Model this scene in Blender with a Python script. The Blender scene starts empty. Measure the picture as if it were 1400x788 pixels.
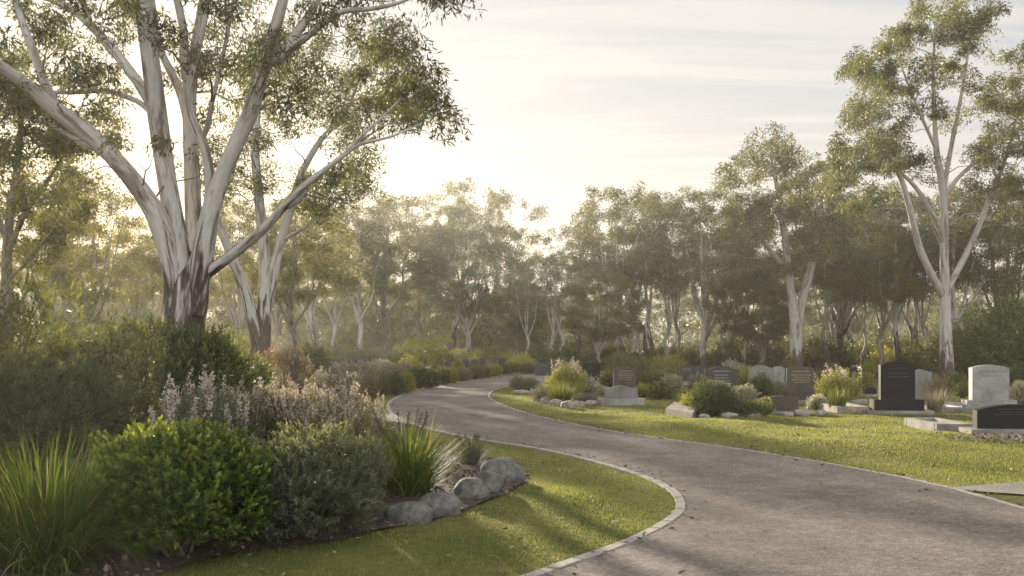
import bpy, bmesh, math, random
import numpy as np
from mathutils import Vector, noise as mnoise

R = math.radians
FPX, HY, CX, CAMZ = 1361.0, 470.0, 700.0, 1.6      # focal length in photo pixels, horizon row, centre column, eye height
scene = bpy.context.scene
COL = scene.collection
rng = np.random.default_rng(7)
random.seed(7)


def P(px, py, D):
    return np.array([(px - CX) / FPX * D, D, CAMZ + (HY - py) / FPX * D])


def depth(py):
    return FPX * CAMZ / (py - HY)


def G(px, py):
    D = depth(py)
    return np.array([(px - CX) / FPX * D, D, 0.0])


# ------------------------------------------------------------------ scene tree helpers
def tag(o, label=None, cat=None, group=None, kind=None):
    if label:
        o['label'] = label
    if cat:
        o['category'] = cat
    if group:
        o['group'] = group
    if kind:
        o['kind'] = kind
    return o


def empty(name, loc, rz=0.0, s=1.0):
    o = bpy.data.objects.new(name, None)
    o.empty_display_size = 0.2
    COL.objects.link(o)
    o.location = [float(v) for v in loc]
    o.rotation_euler = (0, 0, rz)
    o.scale = (s, s, s)
    return o


def copy_thing(root, loc, rz, s, label, group=None):
    kids = [c for c in root.children]
    r = root.copy()
    COL.objects.link(r)
    r.location = [float(v) for v in loc]
    r.rotation_euler = (0, 0, rz)
    r.scale = (s, s, s) if not isinstance(s, tuple) else s
    r['label'] = label
    if group:
        r['group'] = group
    for ch in kids:
        c = ch.copy()
        COL.objects.link(c)
        c.parent = r
    return r


# ------------------------------------------------------------------ numpy mesh builder
class MB:
    def __init__(self):
        self.v = []; self.n = 0
        self.f = []          # (index array m x k, material index, tint array m)
        self.bark = []       # per vertex vectors

    def add(self, verts, faces, mat=0, tint=None, bark=None):
        verts = np.asarray(verts, dtype=np.float32).reshape(-1, 3)
        faces = np.asarray(faces, dtype=np.int32)
        if faces.ndim == 1:
            faces = faces[None]
        m = len(faces)
        if tint is None:
            tint = np.zeros(m)
        tint = np.broadcast_to(np.asarray(tint, dtype=np.float32), (m,))
        self.v.append(verts)
        self.f.append((faces + self.n, mat, tint))
        self.bark.append(np.zeros_like(verts) if bark is None else np.asarray(bark, dtype=np.float32))
        self.n += len(verts)

    def merge(self, other, loc, rz, s, tint=0.0):
        c, q = math.cos(rz), math.sin(rz)
        M = np.array([[c, -q, 0], [q, c, 0], [0, 0, 1]])
        for v, b in zip(other.v, other.bark):
            self.v.append((v @ M.T * s + np.asarray(loc)).astype(np.float32)); self.bark.append(b)
        for f, m, t in other.f:
            self.f.append((f + self.n, m, np.clip(t + tint, 0, 1)))
        self.n += other.n

    def mesh(self, name, mats, smooth=False):
        me = bpy.data.meshes.new(name)
        if self.n == 0:
            return me
        V = np.concatenate(self.v)
        me.vertices.add(len(V))
        me.vertices.foreach_set('co', V.ravel())
        li = np.concatenate([f.ravel() for f, _, _ in self.f]).astype(np.int32)
        ks = np.concatenate([np.full(len(f), f.shape[1], dtype=np.int32) for f, _, _ in self.f])
        st = np.concatenate([[0], np.cumsum(ks)[:-1]]).astype(np.int32)
        mi = np.concatenate([np.full(len(f), m, dtype=np.int32) for f, m, _ in self.f])
        ti = np.concatenate([t for _, _, t in self.f]).astype(np.float32)
        me.loops.add(len(li)); me.loops.foreach_set('vertex_index', li)
        me.polygons.add(len(ks)); me.polygons.foreach_set('loop_start', st)
        me.polygons.foreach_set('material_index', mi)
        me.update(calc_edges=True)
        a = me.attributes.new('tint', 'FLOAT', 'FACE'); a.data.foreach_set('value', ti)
        B = np.concatenate(self.bark)
        if np.any(B):
            a = me.attributes.new('bark', 'FLOAT_VECTOR', 'POINT'); a.data.foreach_set('vector', B.ravel())
        for m in mats:
            me.materials.append(m)
        if smooth:
            me.polygons.foreach_set('use_smooth', np.ones(len(ks), dtype=bool))
        return me

    def build(self, name, mats, parent=None, smooth=False):
        if not isinstance(mats, (list, tuple)):
            mats = [mats]
        o = bpy.data.objects.new(name, self.mesh(name, mats, smooth))
        COL.objects.link(o)
        if parent is not None:
            o.parent = parent
        return o


def nrm(a):
    a = np.asarray(a, dtype=float)
    return a / np.maximum(np.linalg.norm(a, axis=-1, keepdims=True), 1e-9)


def rdir(n, g):
    return nrm(g.normal(size=(n, 3)))


def catmull(pts, step=0.35):
    pts = np.asarray(pts, dtype=float)
    if len(pts) == 2:
        k = max(2, int(np.linalg.norm(pts[1][:3] - pts[0][:3]) / step) + 1)
        return pts[0] + (pts[1] - pts[0]) * np.linspace(0, 1, k)[:, None]
    Q = np.vstack([2 * pts[0] - pts[1], pts, 2 * pts[-1] - pts[-2]])
    out = []
    for i in range(1, len(Q) - 2):
        p0, p1, p2, p3 = Q[i - 1], Q[i], Q[i + 1], Q[i + 2]
        k = max(2, int(np.linalg.norm(p2[:3] - p1[:3]) / step))
        t = np.linspace(0, 1, k, endpoint=False)[:, None]
        out.append(0.5 * (2 * p1 + (p2 - p0) * t + (2 * p0 - 5 * p1 + 4 * p2 - p3) * t ** 2 + (3 * p1 - p0 - 3 * p2 + p3) * t ** 3))
    out.append(pts[-1:])
    return np.vstack(out)


def tube(mb, pts, rad, sides=6, mat=0, tint=0.0, lump=0.0, phase=0.0):
    pts = np.asarray(pts, dtype=float); M = len(pts)
    rad = np.broadcast_to(np.asarray(rad, dtype=float), (M,))
    T = nrm(np.gradient(pts, axis=0))
    ref = np.array([1.0, 0.05, 0.02]) if abs(T[0][0]) < 0.9 else np.array([0.0, 1.0, 0.1])
    N = []
    n = ref
    for t in T:
        n = n - t * np.dot(n, t); n = n / max(np.linalg.norm(n), 1e-9); N.append(n)
    N = np.array(N); B = np.cross(T, N)
    a = np.linspace(0, 2 * math.pi, sides, endpoint=False)
    L = np.concatenate([[0], np.cumsum(np.linalg.norm(np.diff(pts, axis=0), axis=1))])
    rr = rad[:, None] * np.ones(sides)
    if lump:
        rr = rr * (1 + lump * np.sin(2 * a[None] + 0.9 * L[:, None] + phase) + lump * 0.7 * np.sin(5 * a[None] - 0.6 * L[:, None] + 2 * phase)
                   + lump * 0.5 * np.sin(3 * a[None] + 2.3 * L[:, None]))
    V = pts[:, None] + rr[..., None] * (np.cos(a)[None, :, None] * N[:, None] + np.sin(a)[None, :, None] * B[:, None])
    bk = np.stack([rr * np.cos(a)[None] + phase * 3.1, rr * np.sin(a)[None] + phase, np.broadcast_to(L[:, None], rr.shape)], -1)
    i = np.arange(M - 1)[:, None] * sides; j = np.arange(sides)[None]; j2 = (j + 1) % sides
    F = np.stack([i + j, i + j2, i + sides + j2, i + sides + j], -1).reshape(-1, 4)
    mb.add(V.reshape(-1, 3), F, mat, tint, bk.reshape(-1, 3))


def leaf4(mb, pos, ax, nr, L, W, mat=0, tint=0.0, bend=0.0):
    N = len(pos)
    if N == 0:
        return
    side = nrm(np.cross(ax, nr)) * (np.asarray(W) * 0.5).reshape(-1, 1)
    L = np.broadcast_to(np.asarray(L, dtype=float), (N,)).reshape(-1, 1)
    up = np.cross(side, ax); up = nrm(up)
    mid = pos + ax * L * 0.42
    tip = pos + ax * L - up * L * bend
    V = np.stack([pos, mid + side, tip, mid - side], 1).reshape(-1, 3)
    F = np.arange(4 * N).reshape(N, 4)
    mb.add(V, F, mat, tint)


def leaf6(mb, pos, ax, nr, L, W, mat=0, tint=0.0, bend=0.12):
    N = len(pos)
    if N == 0:
        return
    side = nrm(np.cross(ax, nr)); up = nrm(np.cross(side, ax))
    L = np.broadcast_to(np.asarray(L, dtype=float), (N,)).reshape(-1, 1); W = np.broadcast_to(np.asarray(W, dtype=float), (N,)).reshape(-1, 1)
    s1 = side * W * 0.36; s2 = side * W * 0.5
    V = np.stack([pos, pos + ax * L * .3 + s1 + up * L * .04, pos + ax * L * .68 + s2, pos + ax * L - up * L * bend,
                  pos + ax * L * .68 - s2, pos + ax * L * .3 - s1 + up * L * .04], 1).reshape(-1, 3)
    base = np.arange(N)[:, None] * 6
    F = np.concatenate([base + np.array([[0, 1, 2, 3]]), base + np.array([[0, 3, 4, 5]])])
    t = np.broadcast_to(np.asarray(tint, dtype=float), (N,))
    mb.add(V, F, mat, np.concatenate([t, t]))


def blades(mb, base, az, L, W, th0, bend, seg=5, mat=0, tint=0.0, tipw=0.05):
    """long strap leaves: lean th0 from the vertical at the base, th0+bend at the tip"""
    N = len(base)
    az = np.asarray(az); h = np.stack([np.cos(az), np.sin(az), np.zeros(N)], 1); s = np.stack([-np.sin(az), np.cos(az), np.zeros(N)], 1)
    p = np.array(base, dtype=float)
    V = []
    for k in range(seg + 1):
        t = k / seg
        w = (W * (1 - (1 - tipw) * t ** 2.2) * 0.5).reshape(-1, 1)
        V += [p - s * w, p + s * w]
        th = th0 + bend * ((k + 0.5) / seg) ** 1.6
        p = p + (h * np.sin(th)[:, None] + np.array([0, 0, 1.0]) * np.cos(th)[:, None]) * (L / seg)[:, None]
    V = np.stack(V, 1).reshape(-1, 3)
    b = np.arange(N)[:, None] * (2 * (seg + 1))
    F = np.concatenate([b + np.array([[2 * k, 2 * k + 1, 2 * k + 3, 2 * k + 2]]) for k in range(seg)])
    t = np.broadcast_to(np.asarray(tint, dtype=float), (N,))
    mb.add(V, F, mat, np.tile(t, seg))


# ------------------------------------------------------------------ materials
def new_mat(name):
    m = bpy.data.materials.new(name); m.use_nodes = True
    nt = m.node_tree; nt.nodes.clear()
    return m, nt, nt.nodes, nt.links


def ramp(nodes, stops):
    r = nodes.new('ShaderNodeValToRGB'); e = r.color_ramp.elements
    while len(e) < len(stops):
        e.new(0.5)
    for el, (p, c) in zip(e, stops):
        el.position = p; el.color = (c[0], c[1], c[2], 1)
    return r


def nnoise(nodes, links, vec, scale, detail=4.0, rough=0.6, dist=0.0):
    n = nodes.new('ShaderNodeTexNoise'); n.inputs['Scale'].default_value = scale
    n.inputs['Detail'].default_value = detail; n.inputs['Roughness'].default_value = rough; n.inputs['Distortion'].default_value = dist
    if vec is not None:
        links.new(vec, n.inputs['Vector'])
    return n


def leaf_mat(name, stops, trans=0.4, rough=0.5, tcol=(1.25, 1.15, 0.55), spec=0.4):
    m, nt, N, L = new_mat(name)
    at = N.new('ShaderNodeAttribute'); at.attribute_name = 'tint'
    rp = ramp(N, stops); L.new(at.outputs['Fac'], rp.inputs['Fac'])
    pb = N.new('ShaderNodeBsdfPrincipled'); pb.inputs['Roughness'].default_value = rough
    pb.inputs['Specular IOR Level'].default_value = spec
    L.new(rp.outputs['Color'], pb.inputs['Base Color'])
    tm = N.new('ShaderNodeMix'); tm.data_type = 'RGBA'; tm.blend_type = 'MULTIPLY'; tm.inputs['Factor'].default_value = 1.0
    L.new(rp.outputs['Color'], tm.inputs['A']); tm.inputs['B'].default_value = (*[2.0 * c for c in tcol], 1)
    tr = N.new('ShaderNodeBsdfTranslucent'); L.new(tm.outputs['Result'], tr.inputs['Color'])
    mx = N.new('ShaderNodeMixShader'); mx.inputs['Fac'].default_value = trans
    L.new(pb.outputs['BSDF'], mx.inputs[1]); L.new(tr.outputs['BSDF'], mx.inputs[2])
    o = N.new('ShaderNodeOutputMaterial'); L.new(mx.outputs['Shader'], o.inputs['Surface'])
    return m


def bark_mat(name, pale, mid, dark, base_h=2.2, amount=0.5):
    """smooth gum bark: pale skin, streaks where strips have peeled, rough dark stocking at the foot"""
    m, nt, N, L = new_mat(name)
    at = N.new('ShaderNodeAttribute'); at.attribute_name = 'bark'
    mp = N.new('ShaderNodeMapping'); mp.inputs['Scale'].default_value = (1, 1, 0.16); L.new(at.outputs['Vector'], mp.inputs['Vector'])
    n1 = nnoise(N, L, mp.outputs['Vector'], 7.0, 5, 0.6, 0.6)
    n2 = nnoise(N, L, mp.outputs['Vector'], 26.0, 4, 0.65)
    r1 = ramp(N, [(0.0, pale), (0.5 - 0.06, pale), (0.5 + 0.05, mid), (0.68, dark)]); L.new(n1.outputs['Fac'], r1.inputs['Fac'])
    r1.color_ramp.elements[1].position = 0.62 - 0.2 * amount; r1.color_ramp.elements[2].position = 0.70 - 0.2 * amount; r1.color_ramp.elements[3].position = 0.84 - 0.2 * amount
    fine = N.new('ShaderNodeMix'); fine.data_type = 'RGBA'; fine.blend_type = 'MULTIPLY'; fine.inputs['Factor'].default_value = 0.55
    r2 = ramp(N, [(0.3, (0.55, 0.5, 0.47)), (0.62, (1, 1, 1))]); L.new(n2.outputs['Fac'], r2.inputs['Fac'])
    L.new(r1.outputs['Color'], fine.inputs['A']); L.new(r2.outputs['Color'], fine.inputs['B'])
    tc = N.new('ShaderNodeTexCoord'); sx = N.new('ShaderNodeSeparateXYZ'); L.new(tc.outputs['Object'], sx.inputs[0])
    ad = N.new('ShaderNodeMath'); ad.operation = 'MULTIPLY_ADD'; ad.inputs[1].default_value = base_h * 2.4; ad.inputs[2].default_value = -base_h * 1.25
    L.new(n1.outputs['Fac'], ad.inputs[0])
    sb = N.new('ShaderNodeMath'); sb.operation = 'SUBTRACT'; L.new(sx.outputs['Z'], sb.inputs[0]); L.new(ad.outputs[0], sb.inputs[1])
    mr = N.new('ShaderNodeMapRange'); mr.inputs['From Min'].default_value = base_h * 0.75; mr.inputs['From Max'].default_value = base_h * 1.05
    mr.inputs['To Min'].default_value = 1.0; mr.inputs['To Max'].default_value = 0.0; L.new(sb.outputs[0], mr.inputs['Value'])
    rb = ramp(N, [(0.3, (0.02, 0.015, 0.012)), (0.7, (0.13, 0.095, 0.075))]); L.new(n2.outputs['Fac'], rb.inputs['Fac'])
    bm_ = N.new('ShaderNodeMix'); bm_.data_type = 'RGBA'; L.new(mr.outputs['Result'], bm_.inputs['Factor'])
    L.new(fine.outputs['Result'], bm_.inputs['A']); L.new(rb.outputs['Color'], bm_.inputs['B'])
    pb = N.new('ShaderNodeBsdfPrincipled'); pb.inputs['Roughness'].default_value = 0.75; pb.inputs['Specular IOR Level'].default_value = 0.25
    L.new(bm_.outputs['Result'], pb.inputs['Base Color'])
    bu = N.new('ShaderNodeBump'); bu.inputs['Strength'].default_value = 0.5; bu.inputs['Distance'].default_value = 0.02
    L.new(n2.outputs['Fac'], bu.inputs['Height']); L.new(bu.outputs['Normal'], pb.inputs['Normal'])
    o = N.new('ShaderNodeOutputMaterial'); L.new(pb.outputs['BSDF'], o.inputs['Surface'])
    return m


def stone_mat(name, a, b, scale=60.0, rough=0.6, spots=None, stain=0.35, bump=0.15, big=3.0, spec=0.5):
    m, nt, N, L = new_mat(name)
    tc = N.new('ShaderNodeTexCoord')
    n1 = nnoise(N, L, tc.outputs['Object'], scale, 3, 0.7); n2 = nnoise(N, L, tc.outputs['Object'], big, 5, 0.65, 0.4)
    r1 = ramp(N, [(0.32, a), (0.68, b)]); L.new(n1.outputs['Fac'], r1.inputs['Fac'])
    r2 = ramp(N, [(0.35, (1 - stain, 1 - stain * 1.05, 1 - stain * 1.15)), (0.62, (1, 1, 1))]); L.new(n2.outputs['Fac'], r2.inputs['Fac'])
    mx = N.new('ShaderNodeMix'); mx.data_type = 'RGBA'; mx.blend_type = 'MULTIPLY'; mx.inputs['Factor'].default_value = 1
    L.new(r1.outputs['Color'], mx.inputs['A']); L.new(r2.outputs['Color'], mx.inputs['B'])
    pb = N.new('ShaderNodeBsdfPrincipled'); pb.inputs['Roughness'].default_value = rough; pb.inputs['Specular IOR Level'].default_value = spec
    L.new(mx.outputs['Result'], pb.inputs['Base Color'])
    bu = N.new('ShaderNodeBump'); bu.inputs['Strength'].default_value = bump; bu.inputs['Distance'].default_value = 0.02
    L.new(n1.outputs['Fac'], bu.inputs['Height']); L.new(bu.outputs['Normal'], pb.inputs['Normal'])
    o = N.new('ShaderNodeOutputMaterial'); L.new(pb.outputs['BSDF'], o.inputs['Surface'])
    return m


def tint_mat(name, stops, rough=0.8):
    m, nt, N, L = new_mat(name)
    at = N.new('ShaderNodeAttribute'); at.attribute_name = 'tint'
    rp = ramp(N, stops); L.new(at.outputs['Fac'], rp.inputs['Fac'])
    pb = N.new('ShaderNodeBsdfPrincipled'); pb.inputs['Roughness'].default_value = rough; pb.inputs['Specular IOR Level'].default_value = 0.25
    L.new(rp.outputs['Color'], pb.inputs['Base Color'])
    o = N.new('ShaderNodeOutputMaterial'); L.new(pb.outputs['BSDF'], o.inputs['Surface'])
    return m


M = {}
M['gum'] = leaf_mat('gum_leaf', [(0, (0.042, 0.050, 0.025)), (0.45, (0.082, 0.092, 0.044)), (0.8, (0.120, 0.126, 0.060)), (1, (0.15, 0.145, 0.07))], 0.42, tcol=(1.15, 1.05, 0.68))
M['gum_grey'] = leaf_mat('grey_gum_leaf', [(0, (0.046, 0.056, 0.034)), (0.5, (0.084, 0.096, 0.058)), (1, (0.125, 0.136, 0.08))], 0.38, tcol=(1.2, 1.15, 0.7))
M['gum_gold'] = leaf_mat('gold_gum_leaf', [(0, (0.050, 0.056, 0.024)), (0.5, (0.095, 0.100, 0.040)), (1, (0.15, 0.145, 0.056))], 0.48, tcol=(1.35, 1.2, 0.55))
M['bark_pale'] = bark_mat('pale_gum_bark', (0.47, 0.445, 0.41), (0.30, 0.25, 0.215), (0.12, 0.088, 0.072), 3.1, 0.66)
M['bark_white'] = bark_mat('white_gum_bark', (0.42, 0.395, 0.36), (0.27, 0.23, 0.195), (0.13, 0.10, 0.082), 1.5, 0.55)
M['bark_dark'] = bark_mat('dark_gum_bark', (0.26, 0.22, 0.19), (0.16, 0.13, 0.11), (0.07, 0.055, 0.045), 1.5, 0.7)
M['green'] = leaf_mat('glossy_green_leaf', [(0, (0.034, 0.056, 0.014)), (0.55, (0.078, 0.112, 0.024)), (1, (0.20, 0.225, 0.05))], 0.3, 0.5, spec=0.3)
M['dark'] = leaf_mat('dark_shrub_leaf', [(0, (0.030, 0.040, 0.020)), (0.6, (0.064, 0.078, 0.038)), (1, (0.15, 0.155, 0.07))], 0.35, 0.58, spec=0.25)
M['greygreen'] = leaf_mat('grey_green_leaf', [(0, (0.046, 0.058, 0.036)), (0.6, (0.094, 0.110, 0.070)), (1, (0.19, 0.195, 0.13))], 0.3, 0.55)
M['strap'] = leaf_mat('strap_leaf', [(0, (0.034, 0.054, 0.013)), (0.6, (0.070, 0.100, 0.024)), (0.9, (0.13, 0.14, 0.045)), (1, (0.30, 0.25, 0.13))], 0.35, 0.6, spec=0.08)
M['blue'] = leaf_mat('blue_tussock_leaf', [(0, (0.045, 0.055, 0.042)), (0.7, (0.10, 0.118, 0.09)), (1, (0.2, 0.2, 0.15))], 0.25, 0.7, spec=0.08)
M['yellowgreen'] = leaf_mat('yellow_green_leaf', [(0, (0.085, 0.105, 0.018)), (0.6, (0.17, 0.175, 0.035)), (1, (0.27, 0.24, 0.06))], 0.45, 0.5)
M['olive'] = leaf_mat('olive_leaf', [(0, (0.045, 0.055, 0.02)), (0.6, (0.085, 0.095, 0.034)), (1, (0.16, 0.145, 0.05))], 0.42, 0.5)
M['purple'] = leaf_mat('dusky_leaf', [(0, (0.05, 0.040, 0.03)), (0.6, (0.12, 0.085, 0.065)), (1, (0.24, 0.17, 0.13))], 0.35, 0.6)
M['silver'] = leaf_mat('silver_leaf', [(0, (0.11, 0.115, 0.09)), (0.6, (0.22, 0.225, 0.18)), (1, (0.34, 0.33, 0.27))], 0.3, 0.6)
M['dry'] = leaf_mat('dry_leaf', [(0, (0.09, 0.078, 0.05)), (0.6, (0.19, 0.165, 0.11)), (1, (0.33, 0.285, 0.20))], 0.3, 0.6, tcol=(0.9, 0.85, 0.7))
M['bloom_pink'] = leaf_mat('faded_pink_bloom', [(0, (0.20, 0.165, 0.13)), (0.6, (0.35, 0.30, 0.245)), (1, (0.54, 0.48, 0.40))], 0.3, 0.7, (0.8, 0.74, 0.66))
M['bloom_white'] = leaf_mat('pale_bloom', [(0, (0.26, 0.225, 0.20)), (0.6, (0.42, 0.37, 0.33)), (1, (0.6, 0.55, 0.49))], 0.4, 0.7, (1, 0.95, 0.85))
M['bloom_yellow'] = leaf_mat('yellow_bloom', [(0, (0.5, 0.38, 0.04)), (1, (0.65, 0.52, 0.08))], 0.4, 0.7, (1, 0.9, 0.4))
M['twig'] = tint_mat('brown_twig', [(0, (0.055, 0.042, 0.032)), (1, (0.16, 0.13, 0.10))])
M['twig_grey'] = tint_mat('grey_gum_twig', [(0, (0.17, 0.145, 0.125)), (1, (0.25, 0.22, 0.19))])
M['twig_pale'] = tint_mat('pale_gum_twig', [(0, (0.33, 0.30, 0.265)), (1, (0.4, 0.37, 0.33))])
M['grass'] = leaf_mat('lawn_blade', [(0, (0.072, 0.096, 0.030)), (0.5, (0.140, 0.156, 0.052)), (0.8, (0.23, 0.212, 0.092)), (1, (0.34, 0.28, 0.15))], 0.5, 0.5)
M['mulch'] = tint_mat('bark_chip', [(0, (0.035, 0.024, 0.018)), (0.6, (0.10, 0.070, 0.052)), (1, (0.26, 0.20, 0.155))])
M['rock'] = stone_mat('weathered_granite', (0.085, 0.083, 0.078), (0.20, 0.192, 0.178), 22, 0.85, None, 0.55, 0.6, 5.0)
M['sandstone'] = stone_mat('pale_sandstone', (0.20, 0.168, 0.135), (0.36, 0.31, 0.255), 14, 0.85, None, 0.4, 0.5, 3.0)
M['black_granite'] = stone_mat('black_granite', (0.010, 0.010, 0.011), (0.020, 0.020, 0.021), 120, 0.45, None, 0.1, 0.02, spec=0.12)
M['dark_granite'] = stone_mat('dark_grey_granite', (0.032, 0.032, 0.035), (0.066, 0.065, 0.067), 90, 0.5, None, 0.25, 0.05, spec=0.2)
M['brown_granite'] = stone_mat('brown_grey_granite', (0.055, 0.045, 0.04), (0.10, 0.083, 0.072), 90, 0.55, None, 0.3, 0.05, spec=0.2)
M['grey_granite'] = stone_mat('pale_grey_granite', (0.19, 0.186, 0.178), (0.35, 0.342, 0.328), 70, 0.55, None, 0.42, 0.08)
M['mid_granite'] = stone_mat('mid_grey_granite', (0.13, 0.125, 0.12), (0.23, 0.22, 0.21), 70, 0.55, None, 0.35, 0.08)
M['concrete'] = stone_mat('weathered_concrete', (0.19, 0.18, 0.165), (0.30, 0.285, 0.262), 40, 0.85, None, 0.4, 0.2, 2.2)
M['kerb'] = stone_mat('kerb_paver', (0.24, 0.215, 0.19), (0.38, 0.345, 0.305), 45, 0.85, None, 0.35, 0.25, 6.0)
M['letter_gold'] = stone_mat('gilt_lettering', (0.30, 0.22, 0.12), (0.42, 0.32, 0.18), 60, 0.5)
M['letter_pale'] = stone_mat('pale_lettering', (0.22, 0.22, 0.22), (0.34, 0.34, 0.33), 60, 0.6)
M['letter_dim'] = stone_mat('engraved_lettering', (0.035, 0.034, 0.034), (0.06, 0.058, 0.056), 60, 0.6)
M['letter_grey'] = stone_mat('cut_lettering', (0.14, 0.135, 0.13), (0.2, 0.195, 0.19), 60, 0.7)

# ------------------------------------------------------------------ setting outlines (traced on the photo, laid on the ground)
LEFT_EDGE = [(560, 870), (660, 815), (740, 787), (800, 766), (860, 744), (905, 722), (932, 702), (933, 684), (914, 666), (870, 648), (800, 628), (730, 613), (660, 602),
             (600, 590), (562, 579), (540, 568), (532, 556), (540, 546), (562, 537), (590, 529.5), (620, 524.5), (660, 519), (690, 516), (730, 513.2), (800, 510.5), (900, 508.5)]
RIGHT_EDGE = [(1900, 860), (1650, 770), (1500, 726), (1400, 697), (1330, 678), (1270, 662), (1190, 646), (1100, 630), (1000, 614), (905, 601), (830, 590), (770, 578), (720, 566),
              (688, 555), (671, 547), (668, 541), (674, 535), (690, 529), (715, 523.5), (760, 518.5), (830, 514.8), (900, 513)]
LE = catmull(np.array([G(*p) for p in LEFT_EDGE]), 0.15)[:, :2]
RE = catmull(np.array([G(*p) for p in RIGHT_EDGE]), 0.15)[:, :2]
PATH_POLY = np.vstack([LE, RE[::-1]])
BED = catmull(np.array([G(*p) for p in [(60, 880), (180, 800), (300, 762), (420, 746), (520, 731), (600, 717), (665, 699), (712, 676), (722, 660), (712, 646), (685, 634), (650, 626), (600, 622)]]
                       + [np.array([-1.6, 16.5, 0]), np.array([-2.6, 20.5, 0]), np.array([-6, 22.5, 0]), np.array([-14, 21, 0]), np.array([-20, 12, 0]), np.array([-9, 4, 0])]), 0.25)[:, :2]


def inside(poly, x, y):
    x = np.asarray(x); y = np.asarray(y)
    res = np.zeros(x.shape, bool)
    px, py = poly[:, 0], poly[:, 1]
    qx, qy = np.roll(px, -1), np.roll(py, -1)
    for a, b, c, d in zip(px, py, qx, qy):
        cond = (b > y) != (d > y)
        if d != b:
            res ^= cond & (x < (c - a) * (y - b) / (d - b) + a)
    return res


def dist_line(line, x, y):
    pts = line[::2]
    best = np.full(np.shape(x), 1e9)
    for a, b in pts:
        best = np.minimum(best, (x - a) ** 2 + (y - b) ** 2)
    return np.sqrt(best)


def sstep(t):
    t = np.clip(t, 0, 1)
    return t * t * (3 - 2 * t)


BUMPS = [(2.7, 14.6, 2.2, 0.9, 0.10), (6.2, 15.2, 3.2, 2.0, 0.16), (3.4, 19.0, 2.5, 1.5, 0.10), (-0.6, 10.0, 1.6, 1.8, 0.07), (1.0, 9.5, 1.3, 1.2, 0.05), (9.5, 12.0, 2.0, 1.5, 0.07), (10, 20, 6, 4, 0.10)]


def height(x, y):
    x = np.asarray(x, dtype=float); y = np.asarray(y, dtype=float)
    z = np.zeros(x.shape)
    for a, b, sx, sy, h in BUMPS:
        z += h * np.exp(-((x - a) / sx) ** 2 - ((y - b) / sy) ** 2)
    z += 0.018 * np.sin(1.9 * x + 0.7 * y) * np.sin(1.3 * y - 0.8 * x + 1) + 0.012 * np.sin(4.1 * x - 1.1) * np.sin(3.3 * y)
    near = (np.abs(x) < 40) & (y < 60)
    d = np.full(x.shape, 5.0)
    if near.any():
        dd = np.minimum(dist_line(LE, x[near], y[near]), dist_line(RE, x[near], y[near]))
        ins = inside(PATH_POLY, x[near], y[near])
        d[near] = np.where(ins, 0, dd)
    return z * sstep(d / 1.2)


def H(x, y):
    return float(height(np.array([x]), np.array([y]))[0])


def ground_pt(px, py):
    g = G(px, py); g[2] = H(g[0], g[1])
    return g


# ground sheet
xs = np.unique(np.concatenate([np.linspace(-600, -30, 14), np.arange(-30, -8, 1.0), np.arange(-8, 16, 0.22), np.arange(16, 40, 1.0), np.linspace(40, 600, 14)]))
ys = np.unique(np.concatenate([np.linspace(-60, 3, 8), np.arange(3, 34, 0.22), np.arange(34, 70, 1.2), np.linspace(70, 900, 18)]))
XX, YY = np.meshgrid(xs, ys)
ZZ = height(XX.ravel(), YY.ravel())
mb = MB()
nx, ny = len(xs), len(ys)
i = np.arange(ny - 1)[:, None] * nx; j = np.arange(nx - 1)[None]
mb.add(np.stack([XX.ravel(), YY.ravel(), ZZ], 1), np.stack([i + j, i + j + 1, i + nx + j + 1, i + nx + j], -1).reshape(-1, 4))


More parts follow.
